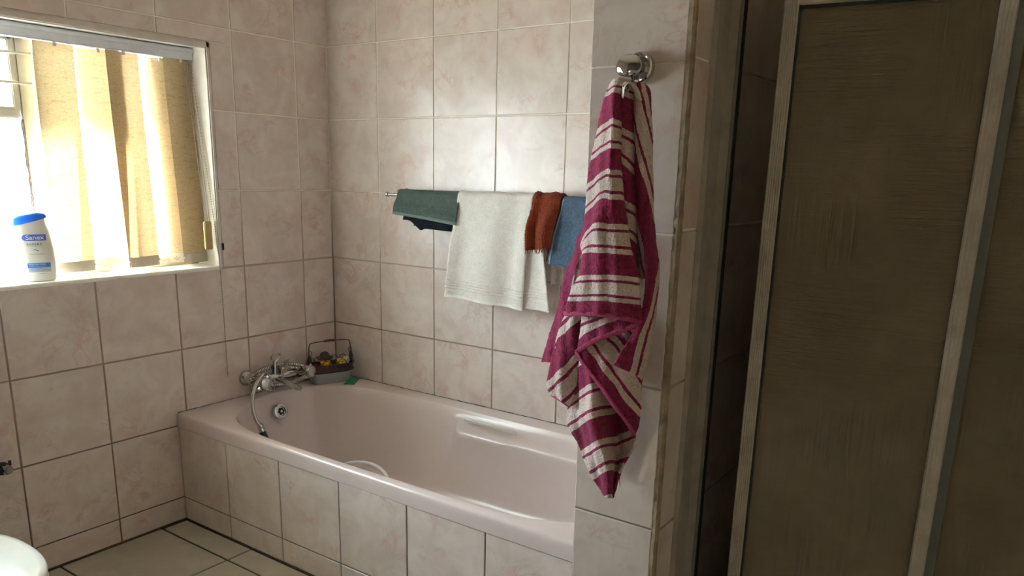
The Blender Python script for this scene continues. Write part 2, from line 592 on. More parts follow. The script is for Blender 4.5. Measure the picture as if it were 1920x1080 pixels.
floor = struct('floor', MB().box((-0.02, FY - 0.1, -0.12), (RX + 0.1, 0.02, -0.004)), 'floor_grout', 'floor of square cream tiles with dark joints')
xs = [0.006] + [0.384 + 0.348 * k for k in range(9)]
xs = [x for x in xs if x < RX] + [RX]
ys = [-0.846 - 0.348 * k for k in range(7)]
ys = [FY] + [y for y in ys[::-1]]
lay_rect(floor, (0, 0, 0), (1, 0, 0), (0, 1, 0), xs, ys, mat='floor_tile', gap=0.0035, jitter=0.0015)
lay_rect(floor, (0, 0, 0), (1, 0, 0), (0, 1, 0), [0.012, 0.384, 0.732, 1.08, 1.428, PX1 - 0.01], [-0.846, -TUB_W - 0.003], mat='floor_tile', gap=0.0035, jitter=0.0015)
lay_rect(floor, (0, 0, 0), (1, 0, 0), (0, 1, 0), [PX1 + 0.01, 2.28, 2.63, RX], [-0.846, -0.498, -0.15, -0.01], mat='floor_tile', gap=0.0035, jitter=0.0015)

ceiling = struct('ceiling', MB().box((-0.2, FY - 0.1, CEIL), (RX + 0.1, 0.15, CEIL + 0.1)), 'plaster', 'white painted ceiling')

wb = MB().box((-0.2, DEP, -0.1), (RX + 0.1, 0.15, CEIL))
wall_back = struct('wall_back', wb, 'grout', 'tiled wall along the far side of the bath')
us = [0.0] + [0.2697 + 0.2773 * i for i in range(6)]
us = [x for x in us if x < PX0 - 0.02] + [PX0]
zb = [z for z in row_z if z > 0.3]
zb[0] = 0.395
lay_rect(wall_back, (0, 0, 0), (1, 0, 0), (0, 0, 1), us, zb)
lay_rect(wall_back, (0, 0, 0), (1, 0, 0), (0, 0, 1), [PX1, 2.20, 2.478, 2.755, RX], row_z)

T = 0.20                              # thickness of the outer wall
wl = MB()
wl.box((-T, FY - 0.1, -0.1), (-DEP, 0.15, WZ0 - 0.008))
wl.box((-T, FY - 0.1, WZ1 + 0.002), (-DEP, 0.15, CEIL))
wl.box((-T, WY1 + 0.002, WZ0 - 0.008), (-DEP, 0.15, WZ1 + 0.002))
wl.box((-T, FY - 0.1, WZ0 - 0.008), (-DEP, WY0 - 0.002, WZ1 + 0.002))
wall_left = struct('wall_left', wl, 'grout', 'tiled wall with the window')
vs_ = [0.0] + [0.1553 + 0.2773 * j for j in range(12)]
vs_ = [v for v in vs_ if v < -FY] + [-FY]
# seen from the room u runs towards the back wall
us_l = [-v for v in vs_][::-1]
hole = (WY0, WY1 + 0.012, WZ0 - 0.008, WZ1 + 0.014)
lay_rect(wall_left, (0, 0, 0), (0, 1, 0), (0, 0, 1), us_l, row_z, skip=(hole,))

# partition: pillar face, shower side
wp = MB().box((PX0 + DEP, PY + DEP, -0.1), (PX1 - DEP, 0.0, CEIL))
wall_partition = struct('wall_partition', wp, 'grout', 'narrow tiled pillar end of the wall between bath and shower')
fz = [0.0, 0.355 - 0.270 - 0.0, 0.355, 0.625, 0.890, 1.157, 1.427, 1.697, 1.967, 2.237, CEIL]
for j in range(len(fz) - 1):
    z0, z1 = fz[j], fz[j + 1]
    # the outer edge of this corner is slightly out of plumb
    e0, e1 = PX0 + 0.0097 * (1.0 - z0), PX0 + 0.0097 * (1.0 - z1)
    g = 0.0018
    x1 = PX1 - 0.012
    yb, yf = PY + 0.009, PY
    vs = [(e0, yb, z0 + g), (x1, yb, z0 + g), (x1, yb, z1 - g), (e1, yb, z1 - g),
          (e0, yf + .0015, z0 + g), (x1, yf + .0015, z0 + g), (x1, yf + .0015, z1 - g), (e1, yf + .0015, z1 - g),
          (e0 + .0015, yf, z0 + g + .0015), (x1 - .0015, yf, z0 + g + .0015), (x1 - .0015, yf, z1 - g - .0015), (e1 + .0015, yf, z1 - g - .0015)]
    fs = [(0, 3, 2, 1), (0, 1, 5, 4), (1, 2, 6, 5), (2, 3, 7, 6), (3, 0, 4, 7), (4, 5, 9, 8), (5, 6, 10, 9), (6, 7, 11, 10), (7, 4, 8, 11), (8, 9, 10, 11)]
    MB().add(vs, fs).build('tile', 'tile', wall_partition, smooth=False)
lay_rect(wall_partition, (PX1, 0, 0), (0, 1, 0), (0, 0, 1), [PY + 0.006, -0.79, -0.513, -0.236, -0.004], row_z)
lay_rect(wall_partition, (PX0, 0, 0), (0, -1, 0), (0, 0, 1), [0.004, 0.28, 0.557, 0.834, 1.0], [z if z > 0.3 else 0.396 for z in row_z if z > 0.2])

# crumbling mitre joint down the pillar's corner
rows = []
zz = [i * 0.012 for i in range(int(CEIL / 0.012) + 1)]
for z in zz:
    a = random.uniform(-0.0016, 0.0016)
    b = random.uniform(-0.0012, 0.0012)
    rows.append([(PX1 - 0.0128 + a, PY + 0.006, z), (PX1 - 0.0122 + a, PY + 0.0006 + b, z), (PX1 - 0.005, PY - 0.0002 + b, z), (PX1 - 0.0008, PY + 0.0015 + b, z), (PX1 + 0.0004, PY + 0.0075 + b, z), (PX1 - 0.004, PY + 0.011, z)])
tag(MB().grid(rows, close=True).build('trim_1', 'old_grout', smooth=False), 'brown crumbling joint down the pillar corner', None, None, 'structure')

# tiled apron in front of the bath
wa = MB().box((0.0, -TUB_W + DEP, -0.05), (PX0 + 0.05, -TUB_W + 0.06, RIM_LOW - 0.002))
wall_apron = struct('wall_apron', wa, 'grout', 'tiled apron below the front rim of the bath')
lay_rect(wall_apron, (0, -TUB_W, 0), (1, 0, 0), (0, 0, 1), [0.002] + [0.27 + 0.2723 * i for i in range(6)] + [PX0 + 0.01], [0.002, ROW0, RIM_LOW - 0.001], gap=0.0019)

# walls behind the camera
struct('wall_right', MB().box((RX, FY - 0.1, -0.1), (RX + 0.1, 0.15, CEIL)), 'room_paint', 'wall closing the room on the shower side')
struct('wall_front', MB().box((-0.2, FY - 0.1, -0.1), (RX + 0.1, FY, CEIL)), 'dark_paint', 'wall behind the viewpoint')

# ground outside the window; unseen overhang added to shade the upper blind slats
struct('ground', MB().box((-14, -16, -0.5), (-T, 14, -0.4)), 'outdoor', 'bright paved ground outside the window')

struct('shade_eave', MB().box((-0.95, FY - 1.5, 2.30), (-T, 1.5, 2.38)), 'plaster', 'unseen overhang added outside above the window to shade the upper blind slats')

# ---------------------------------------------------------------- window
win = bpy.data.objects.new('window_1', None)
win.location = (-0.13, (WY0 + WY1) / 2, WZ0)
COL.objects.link(win)
tag(win, 'cream painted steel window in a tiled recess', None, None, 'structure')
XF = -0.135
fr = MB()
def bar(y0, y1, z0, z1, d0=-0.02, d1=0.012, bev=0.004):
    fr.box((XF + d0, y0, z0), (XF + d1, y1, z1), bev=bev)
MUL0, MUL1 = -1.092, -1.036
bar(WY0, WY1, WZ0, WZ0 + 0.028)
bar(WY0, WY1, WZ1 - 0.035, WZ1)
bar(WY1 - 0.03, WY1, WZ0, WZ1)
bar(WY0, WY0 + 0.03, WZ0, WZ1)
bar(MUL0 + 0.004, MUL1, WZ0, WZ1, -0.02, 0.016)
bar(-1.67, -1.62, WZ0, WZ1, -0.0185, 0.0145)
fr.build('window_frame', 'frame_paint', win, angle=30)
sa = MB()
for (y0, y1) in ((-1.62, MUL0), (WY0 + 0.03, -1.67)):
    sa.box((XF - 0.015, y0, 1.374), (XF + 0.020, y1, 1.405), bev=0.004)
    sa.box((XF - 0.015, y1 - 0.016, 1.395), (XF + 0.018, y1 + 0.004, WZ1 - 0.03), bev=0.003)
    sa.box((XF - 0.015, y0, WZ1 - 0.05), (XF + 0.018, y1, WZ1 - 0.03), bev=0.003)
sa.build('hopper_sash', 'frame_paint', win, angle=30)
for zb_, yb_ in ((1.5565, -1.047), (1.4735, -1.058)):
    g = MB().tube([(XF + 0.026, -2.05, zb_ - 0.004), (XF + 0.026, yb_, zb_)], 0.0042, 8)
    g.ball((XF + 0.026, yb_, zb_), 0.0072)
    g.build('safety_bar', 'frame_paint', win)
# dark cracked putty around the lower left pane
def putty(y, z0, z1):
    pts = []
    n = 40
    for i in range(n + 1):
        t = i / n
        pts.append((XF + 0.015, y + random.uniform(-0.002, 0.002), z0 + (z1 - z0) * t))
    return pts
pm = MB().tube(putty(MUL0 + 0.003, WZ0 + 0.03, 1.372), lambda t: 0.0026 + 0.002 * random.random(), 5)
pm.build('putty_line', 'putty', win, smooth=False)
for (y0, y1, z0, z1) in ((MUL1, WY1 - 0.03, WZ0 + 0.028, WZ1 - 0.035), (-1.62, MUL0, WZ0 + 0.028, 1.374), (-1.62, MUL0, 1.405, WZ1 - 0.05), (WY0 + 0.03, -1.67, WZ0 + 0.028, 1.374), (WY0 + 0.03, -1.67, 1.405, WZ1 - 0.05)):
    MB().box((XF - 0.004, y0, z0), (XF - 0.001, y1, z1)).build('pane', 'pane', win, smooth=False)
MB().box((-0.155, WY0, WZ0 - 0.012), (0.004, WY1, WZ0), bev=0.003).build('window_sill', 'sill', win, angle=30)
rv = MB()
rv.box((-0.155, WY1 - 0.001, WZ0), (-0.0, WY1 + 0.006, WZ1))
rv.box((-0.155, WY0 - 0.006, WZ0), (-0.0, WY0 + 0.001, WZ1))
rv.box((-0.155, WY0, WZ1 - 0.002), (-0.0, WY1, WZ1 + 0.006))
rv.build('reveal', 'sill', win, smooth=False)
# rounded tile edging around the opening
tr = MB()
tr.box((-0.006, WY0, WZ1 - 0.008), (0.004, WY1 + 0.012, WZ1 + 0.014), bev=0.004)
tr.box((-0.006, WY1 - 0.004, WZ0 - 0.006), (0.004, WY1 + 0.012, WZ1 + 0.014), bev=0.004)
tag(tr.build('trim_2', 'white_trim', angle=30), 'white rounded edging around the window opening', None, None, 'structure')

# ---------------------------------------------------------------- bathtub
tub = thing('bathtub', (0.88, -0.375, 0.0), 'pale pink fitted bathtub with a tiled front and chrome grips', 'bathtub')
ctrl = [(.05, -.38), (.052, -.325), (.082, -.222), (.16, -.15), (.25, -.103), (.39, -.079), (.6, -.073), (.85, -.074), (1.1, -.075), (1.35, -.08),
        (1.52, -.105), (1.63, -.175), (1.685, -.28), (1.695, -.39), (1.685, -.5), (1.64, -.59), (1.56, -.655), (1.44, -.706), (1.25, -.719), (1.0, -.722),
        (.7, -.722), (.45, -.718), (.3, -.698), (.19, -.645), (.108, -.55), (.065, -.46)]
outline = [(p.x, p.y) for p in catmull([(x, y, 0) for x, y in ctrl], 8, closed=True)]
NT = len(outline)
BX0, BX1, BY0, BY1 = 0.002, PX0 - 0.001, -TUB_W - 0.003, -0.002

def lower(x, y):
    """matching point of the bath bottom"""
    return (0.15 + (x - 0.05) / 1.645 * 1.17, -0.155 + (y + 0.073) / 0.638 * 0.47)

def shelf(x, y):
    """(inward shift, drop) of the moulded ledge behind each grip and the arm rest behind it"""
    if y > -0.25:
        e = smooth01((x - 0.74) / 0.07)
        arm = smooth01((x - 1.02) / 0.05)
        end = 1 - smooth01((x - 1.45) / 0.15)
        return ((0.066 - 0.006 * arm) * e * end, (0.020 - 0.004 * arm) * e * end, -1)
    return (0.0, 0.0, 0)

rows = []
def ring(fn):
    rows.append([fn(i, *outline[i]) for i in range(NT)])

def outer(x, y, inset):
    cx, cy = 0.875, -0.375
    dx, dy = x - cx, y - cy
    sx = ((BX1 - inset - cx) if dx > 0 else (cx - BX0)) / max(abs(dx), 1e-9)
    sy = ((BY1 - cy) if dy > 0 else (cy - BY0 - inset)) / max(abs(dy), 1e-9)
    s = min(sx, sy)
    return cx + dx * s, cy + dy * s

def snap_corners(r):
    for cxn, cyn in ((BX0, BY0), (BX0, BY1), (BX1, BY0), (BX1, BY1)):
        k = min(range(NT), key=lambda i: (r[i][0] - cxn) ** 2 + (r[i][1] - cyn) ** 2)
        x = cxn
        y = min(q[1] for q in r) if cyn == BY0 else cyn
        r[k] = (x, y, r[k][2])
    return r
for inset, z in ((0.02, RIM_LOW), (0.0, RIM_LOW), (0.0, 0.380), (0.001, 0.3935), (0.0035, 0.3995), (0.0075, 0.4025), (0.013, TUB_TOP)):
    ring(lambda i, x, y: (*outer(x, y, inset), z))
    snap_corners(rows[-1])
prof = [(0.0, TUB_TOP), (0.022, .4026), (0.042, .3995), (0.07, .393)]
for t, z in prof:
    ring(lambda i, x, y: (x + (lower(x, y)[0] - x) * t * .9, y + (lower(x, y)[1] - y) * t * .9, z))
def with_shelf(t, z, k, dz):
    def fn(i, x, y):
        lx, ly = lower(x, y)
        sh, dr, sg = shelf(x, y)
        return (x + (lx - x) * t, y + (ly - y) * t + sg * sh * k, z - dr * dz)
    return fn
ring(with_shelf(.10, .386, 0.12, 0.75))
ring(with_shelf(.12, .378, 0.40, 0.90))
ring(with_shelf(.14, .372, 0.85, 0.95))
ring(with_shelf(.16, .366, 1.0, 1.05))
ring(with_shelf(.19, .352, 1.0, 1.0))
for t, z, k in ((.25, .32, .85), (.35, .275, .6), (.48, .22, .35), (.62, .17, .15), (.76, .13, 0), (.88, .105, 0), (1.0, .09, 0), (1.14, .083, 0)):
    def fn(i, x, y, t=t, z=z, k=k):
        lx, ly = lower(x, y)
        sh, dr, sg = shelf(x, y)
        return (x + (lx - x) * t, y + (ly - y) * t + sg * sh * k, z)
    ring(fn)
mb = MB().grid(rows, close=True)
for s, z in ((.5, .08), (.04, .078)):
    last = [mb.v[len(mb.v) - NT + i].copy() for i in range(NT)]
    o = len(mb.v)
    c0 = sum((p for p in last), Vector()) / NT
    mb.v += [Vector((c0.x + (p.x - c0.x) * s, c0.y + (p.y - c0.y) * s, z)) for p in last]
    mb.f += [(o - NT + i, o - NT + (i + 1) % NT, o + (i + 1) % NT, o + i) for i in range(NT)]
mb.f.append(tuple(len(mb.v) - NT + i for i in range(NT)))
shell = mb.build('shell', 'enamel', tub, angle=50)

# mouldy sealant where the rim meets the walls
sl = []
for i in range(150):
    t = i / 149
    sl.append((0.006 + (PX0 - 0.01) * t, -0.0022 + random.uniform(-.0006, .0006), TUB_TOP + random.uniform(-.0004, .0008)))
sl2 = [(0.0026 + random.uniform(-.0006, .0006), -0.005 - 0.74 * i / 60, TUB_TOP + random.uniform(-.0004, .0006)) for i in range(61)]
ms = MB().tube(sl, lambda t: .0012 + .0016 * random.random() ** 2, 6)
ms.tube(sl2, lambda t: .0011 + .0012 * random.random() ** 2, 6)
tag(ms.build('trim_3', 'putty', smooth=False), 'dark mouldy sealant line between bath rim and tiles', None, None, 'structure')

def grip(side, name='grip'):
    """arched flat chrome bar let into the side of the bath"""
    n = 20
    rws = []
    for i in range(n + 1):
        t = i / n
        x = (0.795 + 0.222 * t) if side > 0 else (0.752 + 0.212 * t)
        bow = math.sin(PI * t) ** 0.6
        if side > 0:
            y = -0.112 - 0.034 * bow - 0.012 * t
            z = 0.383 + 0.015 * bow
            w, h = 0.0115 * (1.0 - 0.42 * t), 0.0040
        else:
            y = -0.694 + 0.040 * bow
            z = 0.366 + 0.026 * bow
            w, h = 0.0048, 0.0030
        rws.append([(x, y - w, z - h), (x, y - w, z + h * .6), (x, y - w * .5, z + h), (x, y + w * .5, z + h), (x, y + w, z + h * .6), (x, y + w, z - h)])
    g = MB().grid(rws, close=True)
    m = len(rws[0])
    g.f.append(tuple(range(m)))
    g.f.append(tuple(n * m + k for k in range(m))[::-1])
    o = g.build(name, 'grip_metal', tub, angle=40)
    for t in (0, n):
        p = rws[t]
        MB().ball((p[0][0], (p[0][1] + p[-1][1]) / 2 + (0.003 if side > 0 else -0.004), p[0][2] - 0.001), 0.0065, 1, 1, .9).build('mount', 'grip_metal', o)
    return o
grip(1)
grip(-1)
# overflow rosette on the tap end
ofp, ofd = Vector((0.094, -0.376, 0.338)), Vector((1.0, -0.02, 0.30)).normalized()
of = MB().lathe([(0.031, -0.012), (0.032, 0.002), (0.030, 0.006), (0.024, 0.0085), (0.0185, 0.008), (0.017, 0.004), (1e-5, 0.004)], frame_of(ofp, ofd), 32).build('overflow', 'chrome', tub)
ho = MB()
for k in range(6):
    a = k * PI / 3
    ho.lathe([(0.0052, 0.003), (0.0052, 0.0055), (1e-5, 0.0055)], frame_of(ofp, ofd) @ Matrix.Translation((0.0098 * math.cos(a), 0.0098 * math.sin(a), 0)), 10)
ho.build('drain_hole', 'dark_steel', of)
MB().lathe([(0.0045, 0.003), (0.0045, 0.0075), (1e-5, 0.009)], frame_of(ofp, ofd), 12).build('screw', 'chrome', of)

# ---------------------------------------------------------------- bath mixer on the window wall
TZ = 0.472
tap = thing('bath_mixer_tap', (0.0, -0.36, TZ), 'chrome bath mixer with two handles on the wall at the end of the bath', 'tap')
YL, YR, XB = -0.462, -0.262, 0.062
body = MB()
body.tube(catmull([(XB, YL - 0.018, TZ), (XB, YL, TZ), (XB, -0.36, TZ - 0.002), (XB, YR, TZ), (XB, YR + 0.018, TZ)], 6), lambda t: 0.0205 - 0.004 * math.sin(PI * t), 16)
body.build('body', 'chrome', tap)
for y in (YL + 0.006, YR - 0.014):
    MB().lathe([(0.031, 0.0005), (0.031, 0.006), (0.026, 0.016), (0.017, 0.022), (0.0145, 0.03), (0.0145, 0.06)], frame_of((0, y, TZ), (1, 0, 0)), 24).build('rosette', 'chrome', tap)
def tap_handle(y, d):
    f = frame_of((XB, y, TZ), d)
    h = MB().lathe([(0.0165, 0.012), (0.0185, 0.022), (0.0185, 0.030), (0.0195, 0.036), (0.0225, 0.046), (0.0225, 0.076), (0.0205, 0.080), (0.014, 0.082), (1e-5, 0.0822)], f, 20).build('handle', 'chrome', tap)
    k = MB()
    for i in range(4):
        a = PI / 4 + i * PI / 2
        k.tube([f @ Vector((0.017 * math.cos(a), 0.017 * math.sin(a), 0.058)), f @ Vector((0.031 * math.cos(a), 0.031 * math.sin(a), 0.058))], 0.0058, 8)
    k.build('grip_rib', 'chrome', h)
    return h
tap_handle(YL, (1, -0.10, 0.05))
tap_handle(YR, (1, 0.12, 0.12))
# spout: flat tongue
sp = []
for i in range(13):
    t = i / 12
    x = XB + 0.01 + 0.125 * t
    z = TZ - 0.010 - 0.004 * t - 0.018 * t * t
    w = 0.013 + 0.006 * smooth01(t) if t < 0.9 else 0.019 * math.sqrt(max(0.05, 1 - ((t - 0.9) / 0.105) ** 2))
    h = 0.011 * (1 - 0.62 * t)
    sp.append([(x, -0.362 + w * math.cos(2 * PI * k / 14), z + h * math.sin(2 * PI * k / 14)) for k in range(14)])
s_ = MB().grid(sp, close=True)
s_.f.append(tuple(range(14)))
s_.f.append(tuple(12 * 14 + k for k in range(14)))
s_.build('spout', 'chrome', tap)
# diverter with its broad lever
dv = MB().lathe([(0.014, 0.0), (0.0145, 0.028), (0.012, 0.034), (1e-5, 0.035)], frame_of((XB + 0.004, -0.345, TZ + 0.006), (0.35, 0, 1)), 16).build('diverter', 'chrome', tap)
MB().add([(0.078, -0.352, .496), (0.095, -0.338, .487), (0.088, -0.318, .535), (0.070, -0.326, .528), (0.083, -0.357, .493), (0.100, -0.343, .484), (0.093, -0.323, .532), (0.075, -0.331, .525)],
         [(0, 1, 2, 3), (4, 7, 6, 5), (0, 4, 5, 1), (1, 5, 6, 2), (2, 6, 7, 3), (3, 7, 4, 0)]).build('lever', 'chrome', dv, smooth=False)
# cradle with forked prongs
cr = MB().tube([(XB, -0.372, TZ + 0.012), (XB + 0.006, -0.374, TZ + 0.040), (XB + 0.010, -0.376, TZ + 0.062)], lambda t: 0.0105 - 0.004 * t, 10)
for s in (-1, 1):
    cr.tube(catmull([(XB + 0.010, -0.376, TZ + 0.058), (XB + 0.014, -0.376 + s * 0.014, TZ + 0.068), (XB + 0.018, -0.376 + s * 0.021, TZ + 0.082), (XB + 0.024, -0.376 + s * 0.015, TZ + 0.093)], 5), 0.0034, 8)
cr.build('cradle', 'chrome', tap)

# hand shower: the hose is wound round the mixer and the head hangs into the bath
hs = thing('hand_shower', (0.13, -0.52, 0.40), 'ribbed chrome shower hose wound round the mixer, black handle hanging into the bath', 'shower hose')
path = [(0.070, -0.330, TZ - 0.020), (0.060, -0.270, TZ - 0.026)]
for k in range(0, 31):
    a = -0.25 + k / 30 * 2 * PI * 1.72
    gy, gx = 0.118 - 0.004 * k / 30, 0.050
    path.append((0.088 + gx * math.sin(a + 2.6) * 0.75, -0.362 - 0.004 + gy * math.cos(a), TZ + 0.004 + 0.034 * math.sin(a) - 0.010 * math.cos(a * .58)))
path += [(0.105, -0.440, TZ + 0.032), (0.122, -0.487, TZ + 0.022), (0.132, -0.522, TZ - 0.016), (0.140, -0.536, TZ - 0.065), (0.150, -0.533, TZ - 0.115), (0.162, -0.524, 0.330)]
hp = catmull(path, 7)
ribs = []
# resample by length so that the ribs keep one pitch
acc, last = 0.0, hp[0]
fine = [hp[0]]
for q in hp[1:]:
    seg = (q - last).length
    n = max(1, int(seg / 0.00125))
    for i in range(n):
        fine.append(last.lerp(q, (i + 1) / n))
    last = q
NF = len(fine)
MB().tube(fine, lambda t: 0.0068 + ((0.0012 if int(round(t * (NF - 1))) % 5 < 3 else -0.0020) if t < .84 else (0.0003 if int(round(t * (NF - 1))) % 3 else -0.0002)), 8).build('hose', 'steel', hs, angle=60)
e0, e1 = Vector((0.161, -0.5245, 0.335)), Vector((0.182, -0.508, 0.246))
d = (e1 - e0).normalized()
MB().lathe([(0.0085, -0.004), (0.011, 0.0), (0.0115, 0.010), (0.0105, 0.012), (0.0115, 0.014), (0.012, 0.026), (0.010, 0.028)], frame_of(e0, d), 18).build('collar', 'chrome', hs)
MB().lathe([(0.0115, 0.026), (0.0125, 0.034), (0.015, 0.06), (0.0165, 0.10), (0.018, 0.14), (0.026, 0.158), (0.028, 0.172), (1e-5, 0.176)], frame_of(e0, d), 18).build('handle', 'black_plastic', hs)

# ---------------------------------------------------------------- grey tub, wire basket, rubber ducks, green scrap
BC = Vector((0.094, -0.117, TUB_TOP))
ax = Vector((0.34, 0.94, 0)).normalized()
ay = Vector((ax.y, -ax.x, 0))        # towards the room
def B(a, b, z):
    return BC + ax * a + ay * b + Vector((0, 0, z))
def stadium(la, lb, z, n=40, e=3.2):
    out = []
    for k in range(n):
        th = 2 * PI * k / n
        c, s = math.cos(th), math.sin(th)
        r = (abs(c) ** e + abs(s) ** e) ** (-1 / e)
        out.append(B(la * r * c, lb * r * s, z))
    return out
gt = thing('plastic_tub', BC, 'low grey plastic tub on the back corner of the bath rim, under the wire basket', 'tub')
def open_box(levels, th):
    rr = [stadium(a, b, z) for a, b, z in levels]
    inner = [stadium(a - th, b - th, z + (th if i == 0 else 0)) for i, (a, b, z) in enumerate(levels)]
    m = MB().grid(rr + inner[::-1], close=True)
    n = len(rr[0])
    m.f.append(tuple(range(n))[::-1])
    m.f.append(tuple(len(m.v) - n + k for k in range(n)))
    return m
open_box([(.076, .030, .0005), (.081, .034, .006), (.086, .037, .042)], .002).build('container', 'grey_plastic', gt)
open_box([(.0865, .0375, .040), (.0885, .0395, .0405), (.0885, .0395, .045)], .003).build('rim', 'grey_plastic', gt)
bk = thing('wire_basket', B(0, 0, .012), 'small black wire basket with tall bail handle on the grey tub', 'basket')
LA, LB = .093, .042
open_box([(.070, .026, .010), (.084, .0325, .044), (LA - .006, LB - .005, .050), (LA, LB, .052), (LA, LB, .056)], .002).build('liner', 'black_plastic', bk)
band = MB()
rr = []
for i, z in enumerate((.050, .056, .062, .068, .074, .077)):
    w = .0012 * (1 if i % 2 else -1)
    rr.append(stadium(LA + w, LB + w, z, 60))
rr += [stadium(LA - .004, LB - .004, z, 60) for z in (.077, .050)]
band.grid(rr + [rr[0]], close=True)
band.build('woven_band', 'woven', bk)
MB().tube(stadium(LA + .001, LB + .001, .078), .0022, 6, closed=True).build('rim_wire', 'wire', bk)
MB().tube(stadium(LA + .001, LB + .001, .052), .0024, 6, closed=True).build('base_wire', 'wire', bk)
for (a, s) in [(-.070, 1), (-.035, 1), (0.0, 1), (.035, 1), (.070, 1), (-.070, -1), (-.035, -1), (0.0, -1), (.035, -1), (.070, -1)]:
    pts = [B(a + .0165 * math.cos(t * PI / 10), s * (LB + .001) * (1 - .12 * (abs(a) > .05)), .078 + .022 * math.sin(t * PI / 10)) for t in range(11)]
    MB().tube(pts, .0013, 6).build('wire_loop', 'wire', bk)
hl = catmull([B(-.088, 0, .076), B(-.088, 0, .120), B(-.086, 0, .158), B(-.070, 0, .168), B(0, 0, .172), B(.070, 0, .168), B(.086, 0, .158), B(.088, 0, .120), B(.088, 0, .076)], 6)
hd = MB().tube(hl, .0019, 8).build('bail_handle', 'wire', bk)
MB().tube([B(-.027, 0, .1708), B(-.018, 0, .1716), B(0, 0, .1722), B(.018, 0, .1716), B(.027, 0, .1708)], lambda t: .0022 + .0034 * math.sin(PI * t) ** .5, 10).build('wooden_grip', 'wood_grip', hd)
for s in (-1, 1):
    MB().tube(catmull([B(s * .0885, .003, .080), B(s * .089, .005, .093), B(s * .0885, .004, .108), B(s * .088, .001, .120)], 4), lambda t: .0035 + .0052 * math.sin(PI * t), 8).build('bow', 'black_plastic', bk)
    MB().tube([B(s * .086 + .0075 * math.cos(k * PI / 8), .004, .126 + .013 * math.sin(k * PI / 8)) for k in range(16)], .0011, 5, closed=True).build('bow_loop', 'wire', bk)

def duck(name, a, b, z, s, yaw, col, bill, label, hat=False):
    t = thing(name, B(a, b, z), label, 'rubber duck')
    Rm = Matrix.Rotation(yaw, 4, 'Z')
    P = lambda x, y, zz: B(a, b, z) + (Rm @ Vector((x * s, y * s, zz * s)))
    m = MB().ball(P(0, 0, .020), .024 * s, 1.25, .95, .85, 18, Rm)
    m.tube([P(-.022, 0, .026), P(-.032, 0, .036), P(-.036, 0, .044)], lambda q: .010 * s * (1 - .75 * q), 10)
    m.tube([P(.012, 0, .028), P(.014, 0, .046)], .013 * s, 12)
    m.ball(P(.015, 0, .052), .0175 * s, 1, 1, .95, 18)
    m.build('body', col, t)
    MB().ball(P(.033, 0, .049), .0085 * s, 1.15, 1.2, .42, 12, Rm).build('bill', bill, t)
    for e in (-1, 1):
        MB().ball(P(.028, e * .009, .056), .0030 * s, 1, 1, 1, 8).build('eye', 'black_plastic', t)
        MB().ball(P(-.002, e * .023, .024), .013 * s, 1.3, .35, .8, 12, Rm).build('wing', col, t)
    if hat:
        f = Matrix.Translation(P(.012, 0, .0645)) @ Rm @ Matrix.Rotation(.10, 4, 'Y')
        MB().lathe([(.029 * s, -.0005), (.030 * s, .0025), (.017 * s, .004), (.0165 * s, .016 * s), (.012 * s, .021 * s), (1e-5, .021 * s)], f, 24).build('hat', 'hat_brown', t)
    return t
yaw0 = math.atan2(ay.y, ay.x)
duck('rubber_duck', -.018, .000, .033, 1.10, yaw0 - .7, 'duck_yellow', 'duck_orange', 'yellow rubber duck wearing a dark brown brimmed hat in the basket', True)
duck('rubber_duck', .026, .004, .034, .92, yaw0 + .8, 'duck_yellow', 'duck_yellow', 'bareheaded plain yellow rubber duck in the middle of the basket')
duck('rubber_duck', .062, -.002, .036, .90, yaw0 + 2.2, 'duck_cream', 'duck_cream', 'pale cream rubber duck at the corner end of the basket')
rd = thing('toy_boat', B(-.058, .004, .055), 'small maroon plastic toy at the tap end of the wire basket', 'toy')
MB().lathe([(.008, 0), (.017, .004), (.020, .014), (.018, .018), (1e-5, .018)], Matrix.Translation(B(-.058, .004, .052)) @ Matrix.Rotation(.35, 4, 'X'), 20).build('hull', 'maroon', rd)
MB().ball(B(-.057, .006, .074), .010, 1.2, 1, .8).build('cabin', 'maroon', rd)

gs = []
gc = [Vector((.124, -.026, 0)), Vector((.158, -.018, 0)), Vector((.205, -.094, 0)), Vector((.171, -.119, 0))]
for i in range(9):
    u = i / 8
    row = []
    for j in range(7):
        w = j / 6
        p = gc[0].lerp(gc[1], w).lerp(gc[3].lerp(gc[2], w), u)
        row.append((p.x, p.y, TUB_TOP + .0012 + .006 * u * (1 - u) + .004 * w * (1 - w)))
    gs.append(row)
gm = MB().grid(gs).grid([[(x, y, z + .003) for x, y, z in r] for r in gs])
n7 = 7
per = [j for j in range(7)] + [i * 7 + 6 for i in range(1, 9)] + [56 + j for j in range(5, -1, -1)] + [i * 7 for i in range(7, 0, -1)]
for k in range(len(per)):
    a_, b_ = per[k], per[(k + 1) % len(per)]
    gm.f.append((a_, b_, b_ + 63, a_ + 63))
tag(gm.build('sponge_cloth', 'green'), 'flat green scrap of sponge cloth on the back corner of the bath rim', 'cloth')

